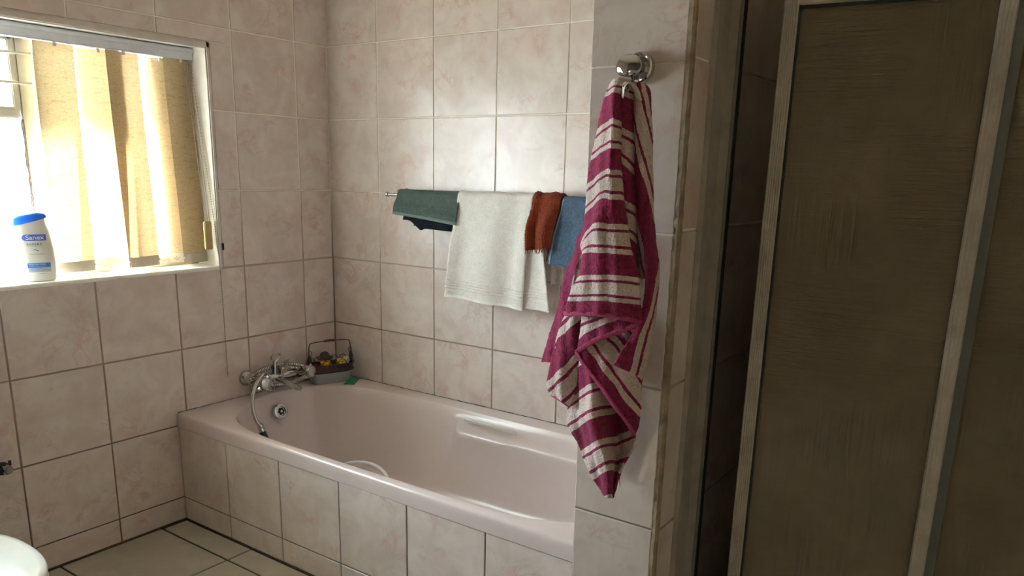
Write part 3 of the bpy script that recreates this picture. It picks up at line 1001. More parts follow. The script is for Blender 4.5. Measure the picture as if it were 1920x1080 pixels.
# ---------------------------------------------------------------- vertical blind
VX = -0.092
vb = thing('vertical_blind', (VX, -0.78, 1.60), 'cream woven vertical blind with half drawn slats and grey headrail in the window', 'blind')
hr = MB().box((VX - 0.022, WY0 + 0.01, 1.597), (VX + 0.020, WY1 - 0.002, 1.636), bev=0.004)
hr.box((VX + 0.016, WY0 + 0.01, 1.620), (VX + 0.024, WY1 - 0.002, 1.632), bev=0.002)
hr.build('headrail', 'rail_alu', vb, angle=30)
def slat(yc, dx, rot, w=0.127, lean=0.0, z0=0.914, curl=0.006):
    zt = 1.5965
    n = 10
    rws = []
    R_ = Matrix.Rotation(rot, 3, 'Z')
    def P(u, z, off=0.0):
        q = R_ @ Vector((curl * (1 - (2 * u / w) ** 2) + off, u, 0))
        return (VX + dx + q.x + 0.006 * math.sin((z - z0) * 5 + yc * 30), yc + q.y + lean * (zt - z), z)
    zs = [zt - (zt - z0) * k / 16 for k in range(17)]
    m = MB().grid([[P(-w / 2 + w * i / n, z) for i in range(n + 1)] for z in zs])
    o = m.build('slat', 'slat', vb, angle=80)
    # weight pocket and top hem
    wt = MB()
    zs2 = [z0 + 0.001 + .033 * k / 3 for k in range(4)]
    fr_ = [[P(-w / 2 + .004 + (w - .008) * i / n, z, .0022) for i in range(n + 1)] for z in zs2]
    bk_ = [[P(-w / 2 + .004 + (w - .008) * i / n, z, -.0022) for i in range(n + 1)] for z in zs2]
    loop = []
    for a_, b_ in zip(fr_, bk_):
        loop.append(a_ + b_[::-1])
    wt.grid(loop, close=True)
    k_ = len(loop[0])
    wt.f.append(tuple(range(k_)))
    wt.f.append(tuple(3 * k_ + q for q in range(k_))[::-1])
    wt.build('weight', 'slat_weight', o)
    c = P(0, zt - .004)
    MB().box((c[0] - .003, c[1] - .005, zt - .010), (c[0] + .004, c[1] + .005, zt + .010), bev=.001).build('hanger', 'white_trim', o)
    for s in (-1, 1):
        e = P(s * (w / 2 - .002), z0 + .020)
        MB().ball((e[0] + .003, e[1], e[2]), .0035, 1, 1, 1, 8).build('clip', 'bead', o)
    return o
slat(-0.987, 0.000, 0.10, lean=-.012)
slat(-0.846, -0.020, -0.30, lean=0.0)
slat(-0.779, 0.008, 0.22, lean=0.012)
slat(-0.632, -0.024, -0.55, lean=0.01)
slat(-0.598, -0.016, -0.30, w=.127, lean=0.03)
slat(-0.580, 0.010, 0.08, lean=0.02)
slat(-0.585, -0.030, 0.0, lean=0.02)
# bottom bead loops between the slats, pull cords, cord weight
for y in (-0.917, -0.700, -0.648):
    MB().tube(catmull([(VX + .004, y - .012, .934), (VX + .008, y, .926), (VX + .004, y + .012, .934)], 4), .0012, 5).build('link_chain', 'bead', vb)
cx_ = -0.018
for (ya, yb, za, zb2) in ((-0.566, -0.568, 1.60, 1.06), (-0.556, -0.560, 1.60, 1.06), (-0.548, -0.552, 1.60, 1.06)):
    MB().tube([(VX + .01, ya, za), (cx_ - .03, (ya + yb) / 2, (za + zb2) / 2), (cx_, yb, zb2)], .0011, 5).build('pull_cord', 'bead', vb)
MB().box((cx_ - .006, -0.5775, .962), (cx_ + .008, -0.549, 1.060), bev=.003).build('cord_weight', 'brass_plastic', vb, angle=30)
def bead_chain(pts, name, r=.0021, step=.0052):
    pts = catmull(pts, 30)
    m = MB()
    m.tube(pts, .0006, 4)
    acc_ = 0.0
    for a_, b_ in zip(pts, pts[1:]):
        acc_ += (b_ - a_).length
        if acc_ >= step:
            acc_ -= step
            m.ball(b_, r, 1, 1, 1, 6)
    return m.build(name, 'bead', vb)
bead_chain([(VX + .014, -0.545, 1.600), (-.03, -0.543, 1.25), (.001, -0.5415, .98)], 'bead_chain')
bead_chain([(.001, -0.5415, .98), (.009, -0.5415, .902), (.010, -0.5395, .70), (.010, -0.5385, .497)], 'bead_chain', .0024)
MB().box((0.0, -0.5235, .958), (.010, -0.5180, .984), bev=.002).build('chain_hook', 'black_plastic', vb, angle=30)

# ---------------------------------------------------------------- shower gel bottle on the sill
bt = thing('shower_gel_bottle', (-0.052, -1.128, WZ0), 'white shower gel bottle with a slanted blue cap on the window sill', 'bottle')
yaw = math.radians(-14)
BM = Matrix.Translation((-0.052, -1.126, WZ0)) @ Matrix.Rotation(yaw, 4, 'Z') @ Matrix.Diagonal((1, 1, .955, 1))   # local x to the room, y to the right
def oval(cy, w, d, z, n=36, e=2.6):
    out = []
    for k in range(n):
        th = 2 * PI * k / n
        c, s = math.cos(th), math.sin(th)
        r = (abs(c) ** e + abs(s) ** e) ** (-1 / e)
        out.append(BM @ Vector((d / 2 * r * c, cy + w / 2 * r * s, z)))
    return out
lv = [(.000, .080, .036, .0005), (.000, .090, .042, .003), (.000, .095, .046, .012), (-.001, .100, .049, .040), (-.003, .104, .051, .075), (-.005, .105, .051, .105), (-.007, .101, .048, .135), (-.008, .095, .044, .158), (-.009, .088, .040, .174)]
bb = MB().grid([oval(*q) for q in lv], close=True)
bb.f.append(tuple(range(36))[::-1])
# sloping shoulder below the cap
top = [BM @ Vector((.0385 / 2 * math.cos(2 * PI * k / 36), -.009 + .042 * math.sin(2 * PI * k / 36),   .175 + .0105 * (1 + math.sin(2 * PI * k / 36)))) for k in range(36)]
o_ = len(bb.v)
bb.v += top
bb.f += [(o_ - 36 + k, o_ - 36 + (k + 1) % 36, o_ + (k + 1) % 36, o_ + k) for k in range(36)]
bb.f.append(tuple(o_ + k for k in range(36)))
bb.build('body', 'bottle', bt, angle=60)
cp = []
for r, h in ((1.06, 0.0), (1.08, .004), (1.04, .013), (.86, .021), (.5, .0245), (.02, .0255)):
    row = []
    for k in range(36):
        th = 2 * PI * k / 36
        s = math.sin(th)
        zt_ = .172 + .0125 * (1 + s * 1.0) + h * (1.05 - .35 * s)
        row.append(BM @ Vector((.041 / 2 * r * math.cos(th), -.009 + .0445 * r * s, zt_)))
    cp.append(row)
cm = MB().grid(cp, close=True)
cm.f.append(tuple(range(36))[::-1])
cm.build('cap', 'cap', bt, angle=60)
def face_x(z):
    for a_, b_ in zip(lv, lv[1:]):
        if a_[3] <= z <= b_[3]:
            t = (z - a_[3]) / (b_[3] - a_[3])
            return (a_[2] + (b_[2] - a_[2]) * t) / 2
    return lv[-1][2] / 2
def on_face(y, z, lift=.0006):
    d = face_x(z)
    q = max(0.0, 1 - (abs(y + .004) / .052) ** 2.6) ** (1 / 2.6)
    return BM @ Vector((d * q + lift, y, z))
def patch(name, y0, y1, z0, z1, mat, round_left=False, lift=.0006):
    n = 14
    rows_ = []
    for i in range(n + 1):
        z = z0 + (z1 - z0) * i / n
        ins = 0.0
        if round_left:
            hh = (z1 - z0) / 2
            ins = hh - math.sqrt(max(0, hh * hh - (z - (z0 + hh)) ** 2))
        rows_.append([on_face(y0 + ins + (y1 - y0 - ins) * j / n, z, lift) for j in range(n + 1)])
    return MB().grid(rows_).build(name, mat, bt, smooth=True)
patch('name_label', -.036, .027, .128, .147, 'label_blue', True)
patch('info_label', -.030, .031, .045, .059, 'label_mid')
patch('info_label', -.029, .031, .031, .045, 'label_grey')
patch('print_line', -.022, .018, .0865, .0872, 'print_dark')
patch('print_line', -.006, .019, .0258, .0264, 'print_dark')
patch('print_line', -.024, .012, .1113, .1118, 'print_dark')
patch('print_line', -.026, .004, .0412, .0418, 'label_mid', lift=.0011)
patch('print_line', -.026, .020, .0372, .0378, 'label_mid', lift=.0011)
patch('print_line', -.026, .016, .0485, .0491, 'print_white', lift=.0011)
def lettering(text, y, z, size, mat, width, lift=.0012, space=1.0):
    cu = bpy.data.curves.new('lettering', 'FONT')
    cu.body = text
    cu.size = size
    cu.align_x = 'CENTER'
    cu.align_y = 'CENTER'
    cu.space_character = space
    cu.offset = size * .012
    tmp = bpy.data.objects.new('lettering', cu)
    COL.objects.link(tmp)
    bpy.context.view_layer.update()
    me = bpy.data.meshes.new_from_object(tmp.evaluated_get(bpy.context.evaluated_depsgraph_get()))
    COL.objects.unlink(tmp)
    bpy.data.objects.remove(tmp)
    xs_ = [v.co.x for v in me.vertices]
    s = width / (max(xs_) - min(xs_))
    for v in me.vertices:
        v.co = on_face(y + v.co.x * s, z + v.co.y, lift)
    me.name = 'lettering'
    me.materials.clear()
    me.materials.append(M[mat])
    ob = bpy.data.objects.new('lettering', me)
    COL.objects.link(ob)
    ob.parent = bt
    put_child(ob, bt)
    return ob
lettering('Sanex', -.003, .1375, .0185, 'print_white', .048)
lettering('EXPERT', -.006, .117, .0080, 'print_dark', .040, space=1.15)
lettering('PROTECTION', -.005, .0545, .0055, 'print_white', .044)
wv = []
for s in (0, 1):
    pts = [on_face(-.010 + .012 * k / 8, .0985 + .0022 * math.sin(k / 8 * PI * 1.6) + s * .0015 * (k / 8), .001) for k in range(9)]
    wv.append(pts)
em = MB()
for pts in wv:
    em.tube(pts, .0005, 5)
em.build('emblem', 'print_dark', bt)

# ---------------------------------------------------------------- towel rail and towels
RY, RZ = -0.062, 1.1635
tr_ = thing('towel_rail', (0.42, 0, RZ), 'slim chrome towel rail with a ball end on the wall above the bath', 'towel rail')
MB().tube([(0.372, RY, RZ - .002), (0.44, RY, RZ - .002), (1.42, RY, RZ)], .0062, 12).build('bar', 'steel', tr_)
for x in (0.374, 1.42):
    MB().ball((x, RY, RZ - .002), .0098, 1.15, 1, 1).build('end_ball', 'chrome', tr_)
for x in (0.418, 1.40):
    f = frame_of((x, -.001, RZ + .004), (0, -1, -.06))
    MB().lathe([(.017, 0), (.017, .004), (.010, .010), (.0062, .018), (.0062, .058)], f, 20).build('bracket', 'chrome', tr_)
    MB().ball((x + .004, RY + .010, RZ + .006), .0105).build('knuckle', 'chrome', tr_)

def cloth(name, mat, parent, pts_fn, nu, nv, th=.004, fuzz=0.0):
    """two-sided sheet with thickness th from a function (u, v) -> point"""
    g0 = [[Vector(pts_fn(i / nu, j / nv)) for i in range(nu + 1)] for j in range(nv + 1)]
    nrm = []
    for j in range(nv + 1):
        r = []
        for i in range(nu + 1):
            a = g0[j][min(nu, i + 1)] - g0[j][max(0, i - 1)]
            b = g0[min(nv, j + 1)][i] - g0[max(0, j - 1)][i]
            n = a.cross(b)
            r.append(n.normalized() if n.length > 1e-12 else Vector((0, 1, 0)))
        nrm.append(r)
    h = th / 2
    def ed(i, j):
        return 0.45 if i in (0, nu) or j in (0, nv) else 1.0
    fz_ = lambda: random.uniform(-fuzz, fuzz)
    f = [[g0[j][i] + nrm[j][i] * (h * ed(i, j) + fz_()) for i in range(nu + 1)] for j in range(nv + 1)]
    k = [[g0[j][i] - nrm[j][i] * (h * ed(i, j) + fz_()) for i in range(nu + 1)] for j in range(nv + 1)]
    m = MB().grid(f).grid(k)
    W1 = nu + 1
    N = W1 * (nv + 1)
    per = [i for i in range(W1)] + [j * W1 + nu for j in range(1, nv + 1)] + [nv * W1 + i for i in range(nu - 1, -1, -1)] + [j * W1 for j in range(nv - 1, 0, -1)]
    for q in range(len(per)):
        a, b = per[q], per[(q + 1) % len(per)]
        m.f.append((a, b, b + N, a + N))
    return m.build(name, mat, parent, angle=70)

def drape(xt0, xt1, xb0, xb1, zf0, zf1, zb, yf, amp, nfold, seed=0.0, rad=.011, back_x=None):
    """sheet hung over the bar: v runs from the back hem over the bar to the front hem (zf0 left .. zf1 right)"""
    def fn(u, v):
        zf = zf0 + (zf1 - zf0) * u
        lb, arc = RZ - zb, PI * rad
        lf = RZ - zf
        s = v * (lb + arc + lf)
        if s < lb:
            t = 1 - s / lb
            y, z = RY + rad, RZ - (lb - s)
        elif s < lb + arc:
            a = (s - lb) / rad
            t = 0
            y, z = RY + rad * math.cos(a), RZ + rad * math.sin(a)
        else:
            t = (s - lb - arc) / lf
            y, z = RY - rad, RZ - (s - lb - arc)
        front = s >= lb + arc * .5
        x0, x1 = xt0 + (xb0 - xt0) * t, xt1 + (xb1 - xt1) * t
        if not front and back_x:
            x0, x1 = xt0 + (back_x[0] - xt0) * t, xt1 + (back_x[1] - xt1) * t
        x = x0 + (x1 - x0) * u
        w = math.sin(u * nfold * 2 * PI + seed + 1.3 * math.sin(u * 5 + seed)) + .4 * math.sin(u * nfold * 5.1 + seed * 2)
        k = .25 + .75 * smooth01(t * 1.6)
        if front:
            y += -yf * smooth01(t * 1.5) - amp * k * (w + .6) * (1 if s > lb + arc else .5)
            z += .35 * amp * w * (1 - t)
        else:
            y = min(y + amp * .2 * k * w, -.012)
        return (x, y, z)
    return fn

# order along the bar
gt_ = thing('hand_towel', (0.585, RY, RZ), 'grey green folded hand towel at the ball end of the rail', 'towel')
cloth('towel_body', 'terry_green', gt_, drape(.440, .738, .432, .730, 1.094, 1.069, 1.068, .014, .0022, 1.5, .4, .017, (.475, .70)), 110, 110, .004, .0008)
def strip(name, mat, parent, fn, v0, v1, off, nu=46, nv=4, th=.003, u0=0.0, u1=1.0):
    def g(u, v):
        p = Vector(fn(u0 + (u1 - u0) * u, v0 + (v1 - v0) * v))
        return (p.x, p.y + off, p.z)
    return cloth(name, mat, parent, g, nu, nv, th)
gfn = drape(.440, .738, .432, .730, 1.094, 1.069, 1.068, .014, .0022, 1.5, .4, .017, (.475, .70))
strip('hem', 'hem_green', gt_, gfn, .955, 1.002, -.0012)

nv_ = thing('navy_cloth', (0.62, RY, RZ), 'dark navy cloth peeping out below the grey green hand towel', 'cloth')
def navy(u, v):
    p = Vector(drape(.490, .736, .468, .728, 1.050, 1.044, 1.085, .006, .004, 1.3, 2.0, .0125)(u, v))
    if v > .6:
        k = (v - .6) / .4
        p.z -= k * .007 * math.exp(-((u - .33) / .05) ** 2)
        p.z += k * .024 * smooth01((.31 - u) / .22)
    return p
cloth('cloth_body', 'terry_navy', nv_, navy, 44, 40, .003)
cloth('back_corner', 'terry_green', gt_, lambda u, v: (.494 + .045 * u - .002 * v, -.052 + .003 * v, 1.10 - (1.10 - 1.052) * v), 10, 14, .003)

wt_ = thing('bath_towel', (0.87, RY, RZ), 'long white terry towel in the middle of the rail, ribbed above its hem', 'towel')
wfn0 = drape(.726, 1.036, .687, 1.022, .818, .806, .86, .014, .0068, 2.3, 1.0, .018, (.76, 1.0))
def wfn(u, v):
    p = Vector(wfn0(u, v))
    # ribs woven across near the hem
    if v > .6:
        for vc in (.910, .923, .936, .949):
            p.y -= .0036 * math.exp(-((v - vc) / .0038) ** 2)
    return p
cloth('towel_body', 'terry_white', wt_, wfn, 110, 330, .006, .0008)
strip('hem', 'hem_white', wt_, wfn0, .987, 1.001, -.0022)
def wside(u, v):
    zt = 1.150 - u * .004
    z = zt + (.812 - zt) * v
    t = v
    x = 1.022 + (1.060 - 1.022) * u * (1 - t) + (1.016 - 1.022) * t + (1.130 - 1.016) * u * t
    y = -.086 - .010 * t + .010 * math.sin(u * 3.0) - .016 * u * t
    for vc in (.822, .846, .870):
        y -= .0032 * math.exp(-((v - vc) / .007) ** 2)
    return (x, y, z)
cloth('folded_edge', 'terry_white', wt_, wside, 36, 130, .005, .0009)
def wback(u, v):
    z = 1.15 + (.895 - 1.15) * v
    return (1.085 + .048 * u + .004 * v, -.040 + .004 * math.sin(u * 5), z)
cloth('back_layer', 'terry_white', wt_, wback, 10, 24, .004)
MB().box((.7095, -.0945, 1.080), (.722, -.0930, 1.108)).build('care_tag', 'hem_white', wt_, smooth=False)

ru = thing('face_cloth', (1.09, RY, RZ), 'rust red frayed face cloth bunched on the rail beside the white towel', 'towel')
rfn0 = drape(1.040, 1.142, 1.046, 1.132, 1.008, 1.022, .985, .034, .0085, 1.9, .2, .024, (1.085, 1.16))
cloth('cloth_body', 'terry_rust', ru, rfn0, 70, 120, .006, .0012)
def rside(u, v):
    z = 1.168 + (.975 - 1.168) * v - .008 * (1 - v) * u
    x = 1.112 + .046 * u - .012 * v
    return (x, -.080 + .018 * u - .012 * v * (1 - u) + .004 * math.sin(u * 6), z)
cloth('side_fold', 'terry_rust', ru, rside, 30, 70, .006, .0011)
fm = MB()
for k in range(26):
    u = (k + random.random() * .6) / 26
    p = Vector(rfn0(min(u, 1), 1.0))
    L = random.uniform(.006, .016)
    fm.tube([p + Vector((0, 0, .004)), p + Vector((random.uniform(-.004, .004), -.001, -L * .5)), p + Vector((random.uniform(-.006, .006), -.001, -L))], lambda t: .0016 * (1 - .7 * t), 5)
tag(fm.build('fringe', 'terry_rust', ru), None, None, None, 'stuff')

bl = thing('guest_towel', (1.19, RY, RZ), 'dusty blue terry towel on the rail beside the rust red cloth', 'towel')
bfn0 = drape(1.142, 1.300, 1.112, 1.300, .968, .958, 1.0, .024, .0055, 1.6, 2.6, .016)
cloth('towel_body', 'terry_blue', bl, bfn0, 70, 110, .006, .0012)
strip('hem', 'terry_blue', bl, bfn0, .90, 1.001, -.0015)
def bedge(u, v):
    p = Vector(bfn0(.03 + .028 * u, .46 + .535 * v))
    return (p.x, p.y - .004, p.z)
cloth('selvedge', 'hem_blue', bl, bedge, 3, 30, .002)

# ---------------------------------------------------------------- hook on the pillar and the striped towel
hk = thing('towel_hook', (1.8485, PY, 1.421), 'round chrome towel hook on the tiled pillar', 'hook')
f = frame_of((1.8490, PY, 1.4215), (0, -1, 0))
MB().lathe([(.0245, .0), (.0250, .004), (.0240, .010), (.0215, .0125), (.0195, .0115), (.0175, .006), (.010, .005), (1e-5, .005)], f, 36).build('rosette', 'chrome', hk)
MB().tube([(1.849, PY, 1.4215), (1.8505, PY - .030, 1.4205), (1.852, PY - .046, 1.4195)], lambda t: .0095 + .002 * t, 14).build('stem', 'chrome', hk)
kf = frame_of((1.8535, PY - .042, 1.4185), (-.25, -1, .12))
MB().lathe([(.0105, -.006), (.0175, .000), (.0195, .006), (.0190, .012), (.0150, .0165), (.0085, .0185), (1e-5, .019)], kf @ Matrix.Diagonal((1.22, .92, 1, 1)), 30).build('knob', 'chrome', hk)
MB().tube(catmull([(1.854, PY - .040, 1.405), (1.8575, PY - .046, 1.393), (1.8575, PY - .058, 1.384), (1.8565, PY - .070, 1.391)], 5), lambda t: .0055 - .001 * t, 10, flat=(1, .6)).build('prong', 'chrome', hk)

TOWEL = {
    'front': [[(1.8157,-1.0436,1.3964,0.2),(1.8318,-1.0596,1.4004,0.2),(1.8455,-1.0616,1.4015,0.2),(1.8538,-1.0536,1.3987,0.2),(1.8517,-1.0396,1.3936,0.2)],
        [(1.8083,-1.0456,1.3714,0.6),(1.8325,-1.0656,1.3772,0.6),(1.8413,-1.0676,1.3767,0.6),(1.843,-1.0596,1.3757,0.6),(1.8369,-1.0416,1.3742,0.6)],
        [(1.7981,-1.0476,1.3221,1),(1.8372,-1.0736,1.3379,1),(1.8453,-1.0756,1.337,1),(1.8457,-1.0636,1.3351,1),(1.8374,-1.0436,1.3331,1)],
        [(1.789,-1.0486,1.2733,1.59),(1.8363,-1.0776,1.2917,1.59),(1.8471,-1.0796,1.2923,1.59),(1.8505,-1.0676,1.2921,1.59),(1.8417,-1.0456,1.2894,1.59)],
        [(1.7869,-1.0506,1.2343,2),(1.8364,-1.0816,1.2595,2),(1.8493,-1.0836,1.2597,2),(1.8547,-1.0716,1.259,2),(1.8453,-1.0476,1.255,2)],
        [(1.7842,-1.0536,1.182,2.59),(1.8315,-1.0836,1.2124,2.59),(1.8523,-1.0876,1.2133,2.59),(1.8638,-1.0736,1.2125,2.59),(1.855,-1.0496,1.2065,2.59)],
        [(1.7825,-1.0596,1.1346,3),(1.8227,-1.0876,1.1727,3),(1.8528,-1.0916,1.1752,3),(1.8731,-1.0776,1.1741,3),(1.8651,-1.0536,1.1684,3)],
        [(1.7925,-1.0696,1.1194,3.59),(1.8182,-1.0896,1.1264,3.59),(1.8567,-1.0936,1.1285,3.59),(1.886,-1.0816,1.1264,3.59),(1.8803,-1.0616,1.1203,3.59)],
        [(1.7875,-1.0736,1.0786,4),(1.812,-1.0896,1.0879,4),(1.861,-1.0976,1.0939,4),(1.902,-1.0856,1.0924,4),(1.8982,-1.0676,1.0868,4)],
        [(1.7745,-1.0776,1.0394,4.59),(1.7915,-1.0896,1.0419,4.59),(1.8523,-1.1016,1.0509,4.59),(1.9081,-1.0896,1.0501,4.59),(1.9054,-1.0736,1.046,4.59)],
        [(1.7693,-1.0816,1.0174,4.9),(1.7893,-1.0916,1.02,4.9),(1.8504,-1.1036,1.0282,4.9),(1.9139,-1.0936,1.0242,4.9),(1.9125,-1.0776,1.0195,4.9)]],
    'inner': [[(1.8478,-1.0496,1.401,0.2),(1.8541,-1.0476,1.3952,0.2),(1.8513,-1.0276,1.3915,0.2)],
        [(1.8378,-1.0496,1.3768,0.6),(1.8499,-1.0476,1.3707,0.6),(1.853,-1.0276,1.3664,0.6)],
        [(1.8347,-1.0496,1.3317,1),(1.8518,-1.0476,1.3224,1),(1.8597,-1.0276,1.314,1)],
        [(1.8378,-1.0496,1.2824,1.59),(1.8556,-1.0476,1.2638,1.59),(1.8644,-1.0276,1.2451,1.59)],
        [(1.8521,-1.0496,1.2151,2),(1.8653,-1.0476,1.2069,2),(1.8696,-1.0276,1.1978,2)],
        [(1.8658,-1.0496,1.1576,2.59),(1.8746,-1.0476,1.1456,2.59),(1.8746,-1.0276,1.1318,2.59)],
        [(1.8746,-1.0496,1.1153,3),(1.881,-1.0476,1.1067,3),(1.8787,-1.0276,1.0957,3)],
        [(1.8845,-1.0496,1.0873,3.3),(1.8901,-1.0476,1.0786,3.3),(1.8872,-1.0276,1.0671,3.3)]],
    'right_back': [[(1.8508,-1.0336,1.3959,0.288),(1.8639,-1.0436,1.3947,0.429),(1.863,-1.0256,1.3968,0.571)],
        [(1.8527,-1.0336,1.3793,0.231),(1.8714,-1.0436,1.3799,0.48),(1.8762,-1.0256,1.3834,0.73)],
        [(1.8568,-1.0336,1.3475,0.132),(1.8764,-1.0436,1.3464,0.385),(1.8822,-1.0256,1.3475,0.638)],
        [(1.8607,-1.0336,1.2967,-0.072),(1.8811,-1.0436,1.2964,0.195),(1.8878,-1.0256,1.297,0.462)],
        [(1.8643,-1.0336,1.2555,-0.226),(1.8847,-1.0436,1.2558,0.04),(1.8915,-1.0256,1.2561,0.307)],
        [(1.8697,-1.0336,1.1997,-0.424),(1.89,-1.0436,1.2009,-0.16),(1.8968,-1.0256,1.2007,0.103)],
        [(1.8747,-1.0336,1.1502,-0.593),(1.896,-1.0436,1.1522,-0.313),(1.9039,-1.0256,1.1517,-0.033)],
        [(1.885,-1.0336,1.0822,-0.766),(1.9044,-1.0436,1.0868,-0.509),(1.9106,-1.0256,1.0875,-0.252)]],
    'right_front': [[(1.8928,-1.0436,1.2076,-0.167),(1.8984,-1.0496,1.2088,-0.134),(1.8936,-1.0336,1.2092,-0.1)],
        [(1.8957,-1.0456,1.1668,-0.198),(1.9056,-1.0536,1.1678,-0.129),(1.9024,-1.0336,1.1667,-0.06)],
        [(1.8997,-1.0496,1.1241,-0.254),(1.9139,-1.0576,1.1258,-0.137),(1.9132,-1.0336,1.124,-0.02)],
        [(1.9076,-1.0556,1.0815,-0.167),(1.9218,-1.0636,1.0881,-0.033),(1.9187,-1.0336,1.0893,0.1)],
        [(1.9112,-1.0736,1.0311,-0.217),(1.9235,-1.0736,1.0458,0.002),(1.9198,-1.0386,1.0544,0.22)],
        [(1.9006,-1.0916,0.9924,-0.215),(1.9182,-1.0836,1.0003,0.043),(1.9235,-1.0486,1.0023,0.3)],
        [(1.8893,-1.0986,0.9677,-0.263),(1.9097,-1.0886,0.9646,0.018),(1.9209,-1.0586,0.9563,0.3)],
        [(1.8793,-1.1016,0.9477,-0.347),(1.9024,-1.0936,0.9372,-0.024),(1.9174,-1.0686,0.9219,0.3)]],
    'left_edge': [[(1.761,-1.0256,1.1499,0.793),(1.7756,-1.0396,1.1515,0.728),(1.7866,-1.0476,1.1526,0.663)],
        [(1.7517,-1.0256,1.115,0.793),(1.7707,-1.0396,1.1212,0.677),(1.7858,-1.0476,1.1266,0.561)],
        [(1.7394,-1.0256,1.0908,0.793),(1.7582,-1.0396,1.0936,0.691),(1.7731,-1.0476,1.0955,0.59)],
        [(1.7294,-1.0256,1.0489,0.793),(1.7508,-1.0396,1.0526,0.669),(1.7683,-1.0476,1.0552,0.545)],
        [(1.7192,-1.0256,1.006,0.793),(1.7409,-1.0396,1.0105,0.669),(1.7587,-1.0476,1.0137,0.545)],
        [(1.7055,-1.0256,0.9574,0.793),(1.7256,-1.0396,0.9646,0.684),(1.7417,-1.0476,0.9701,0.576)],
        [(1.6931,-1.0256,0.9166,0.793),(1.7143,-1.0396,0.9245,0.678),(1.7314,-1.0476,0.9307,0.563)],
        [(1.6915,-1.0256,0.9075,0.793),(1.7118,-1.0396,0.9131,0.689),(1.728,-1.0476,0.917,0.585)]],
    'left_low': [[(1.7571,-1.0456,1.0214,0.309),(1.7839,-1.0636,1.0228,0.442),(1.7988,-1.0536,1.0193,0.604)],
        [(1.7399,-1.0456,0.9821,0.456),(1.7722,-1.0636,0.9809,0.648),(1.7919,-1.0536,0.978,0.839)],
        [(1.7292,-1.0456,0.9512,0.589),(1.7642,-1.0636,0.951,0.795),(1.7913,-1.0536,0.9451,1.06)],
        [(1.7208,-1.0456,0.8943,0.907),(1.7615,-1.0636,0.9089,1.06),(1.7935,-1.0536,0.9206,1.243)],
        [(1.7158,-1.0456,0.8718,1.019),(1.7557,-1.0636,0.8783,1.222),(1.7829,-1.0536,0.8811,1.429)],
        [(1.726,-1.0456,0.8552,1.199),(1.7593,-1.0636,0.8534,1.414),(1.7715,-1.0536,0.8431,1.594)]],
    'fold_top': [[(1.7952,-1.0656,1.0204,0.199),(1.8005,-1.0776,0.9909,0.526),(1.7994,-1.0856,0.9536,0.68)],
        [(1.833,-1.0796,1.0268,0.305),(1.8354,-1.0856,1.0046,0.551),(1.8379,-1.0916,0.9808,0.772)],
        [(1.8725,-1.0816,1.0287,0.48),(1.8755,-1.0856,1.0144,0.648),(1.8785,-1.0896,1.0001,0.768)],
        [(1.9103,-1.0776,1.0223,0.746),(1.9127,-1.0816,1.0209,0.773),(1.9147,-1.0836,1.0184,0.775)]],
    'fold_low': [[(1.7989,-1.0856,0.9551,0.791),(1.8101,-1.0816,0.9649,0.62),(1.8194,-1.0736,0.9729,0.45)],
        [(1.818,-1.0896,0.9355,0.819),(1.8411,-1.0796,0.9612,0.413),(1.8612,-1.0676,0.9897,-0.01)],
        [(1.8522,-1.0896,0.9031,0.809),(1.8808,-1.0776,0.9315,0.328),(1.91,-1.0636,0.9571,-0.159)],
        [(1.8767,-1.0876,0.8751,0.824),(1.896,-1.0776,0.8945,0.486),(1.9124,-1.0616,0.9158,0.118)],
        [(1.8998,-1.0836,0.8506,0.812),(1.9089,-1.0736,0.862,0.605),(1.9135,-1.0596,0.8736,0.407)],
        [(1.9131,-1.0736,0.8253,0.84),(1.9133,-1.0696,0.8316,0.77),(1.9107,-1.0636,0.8376,0.709)]],
    'tail': [[(1.7822,-1.0536,0.9416,-0.651),(1.797,-1.0616,0.9412,-0.559),(1.8158,-1.0716,0.9358,-0.396),(1.829,-1.0616,0.9218,-0.286),(1.8345,-1.0536,0.9068,-0.185)],
        [(1.7706,-1.0476,0.8648,-0.052),(1.7899,-1.0536,0.8823,-0.079),(1.8333,-1.0836,0.9046,-0.008),(1.8367,-1.0476,0.8894,0.071),(1.8551,-1.0466,0.8739,0.259)],
        [(1.7553,-1.0376,0.8072,0.34),(1.7855,-1.0496,0.8294,0.349),(1.8436,-1.0936,0.8599,0.458),(1.8477,-1.0376,0.8432,0.56),(1.8812,-1.0466,0.8478,0.677)],
        [(1.779,-1.0336,0.7736,0.783),(1.8067,-1.0496,0.7863,0.863),(1.855,-1.0976,0.8162,0.929),(1.8519,-1.0276,0.801,0.955),(1.9004,-1.0476,0.8222,1.044)],
        [(1.8043,-1.0356,0.7266,1.347),(1.8279,-1.0496,0.7432,1.376),(1.8695,-1.0916,0.7764,1.392),(1.857,-1.0236,0.7599,1.338),(1.8998,-1.0456,0.7911,1.31)],
        [(1.8381,-1.0416,0.6925,1.871),(1.8487,-1.0496,0.7068,1.833),(1.8664,-1.0676,0.7259,1.806),(1.8577,-1.0316,0.7187,1.684),(1.8737,-1.0416,0.7368,1.573)],
        [(1.8515,-1.0456,0.6854,2.03),(1.8581,-1.0496,0.6877,2.062),(1.8633,-1.0516,0.6884,2.095),(1.864,-1.0456,0.6853,2.006),(1.866,-1.0436,0.6878,1.921)]],
    'backing': [[(1.7874,-1.0436,1.0168,0.658),(1.8473,-1.0496,1.0201,1.085),(1.9004,-1.0436,1.0194,1.517)],
        [(1.7945,-1.0436,0.965,0.341),(1.8552,-1.0496,0.9746,0.809),(1.9074,-1.0436,0.9765,1.245)],
        [(1.8164,-1.0436,0.9199,0.175),(1.8639,-1.0496,0.9193,0.469),(1.9074,-1.0436,0.9198,0.822)],
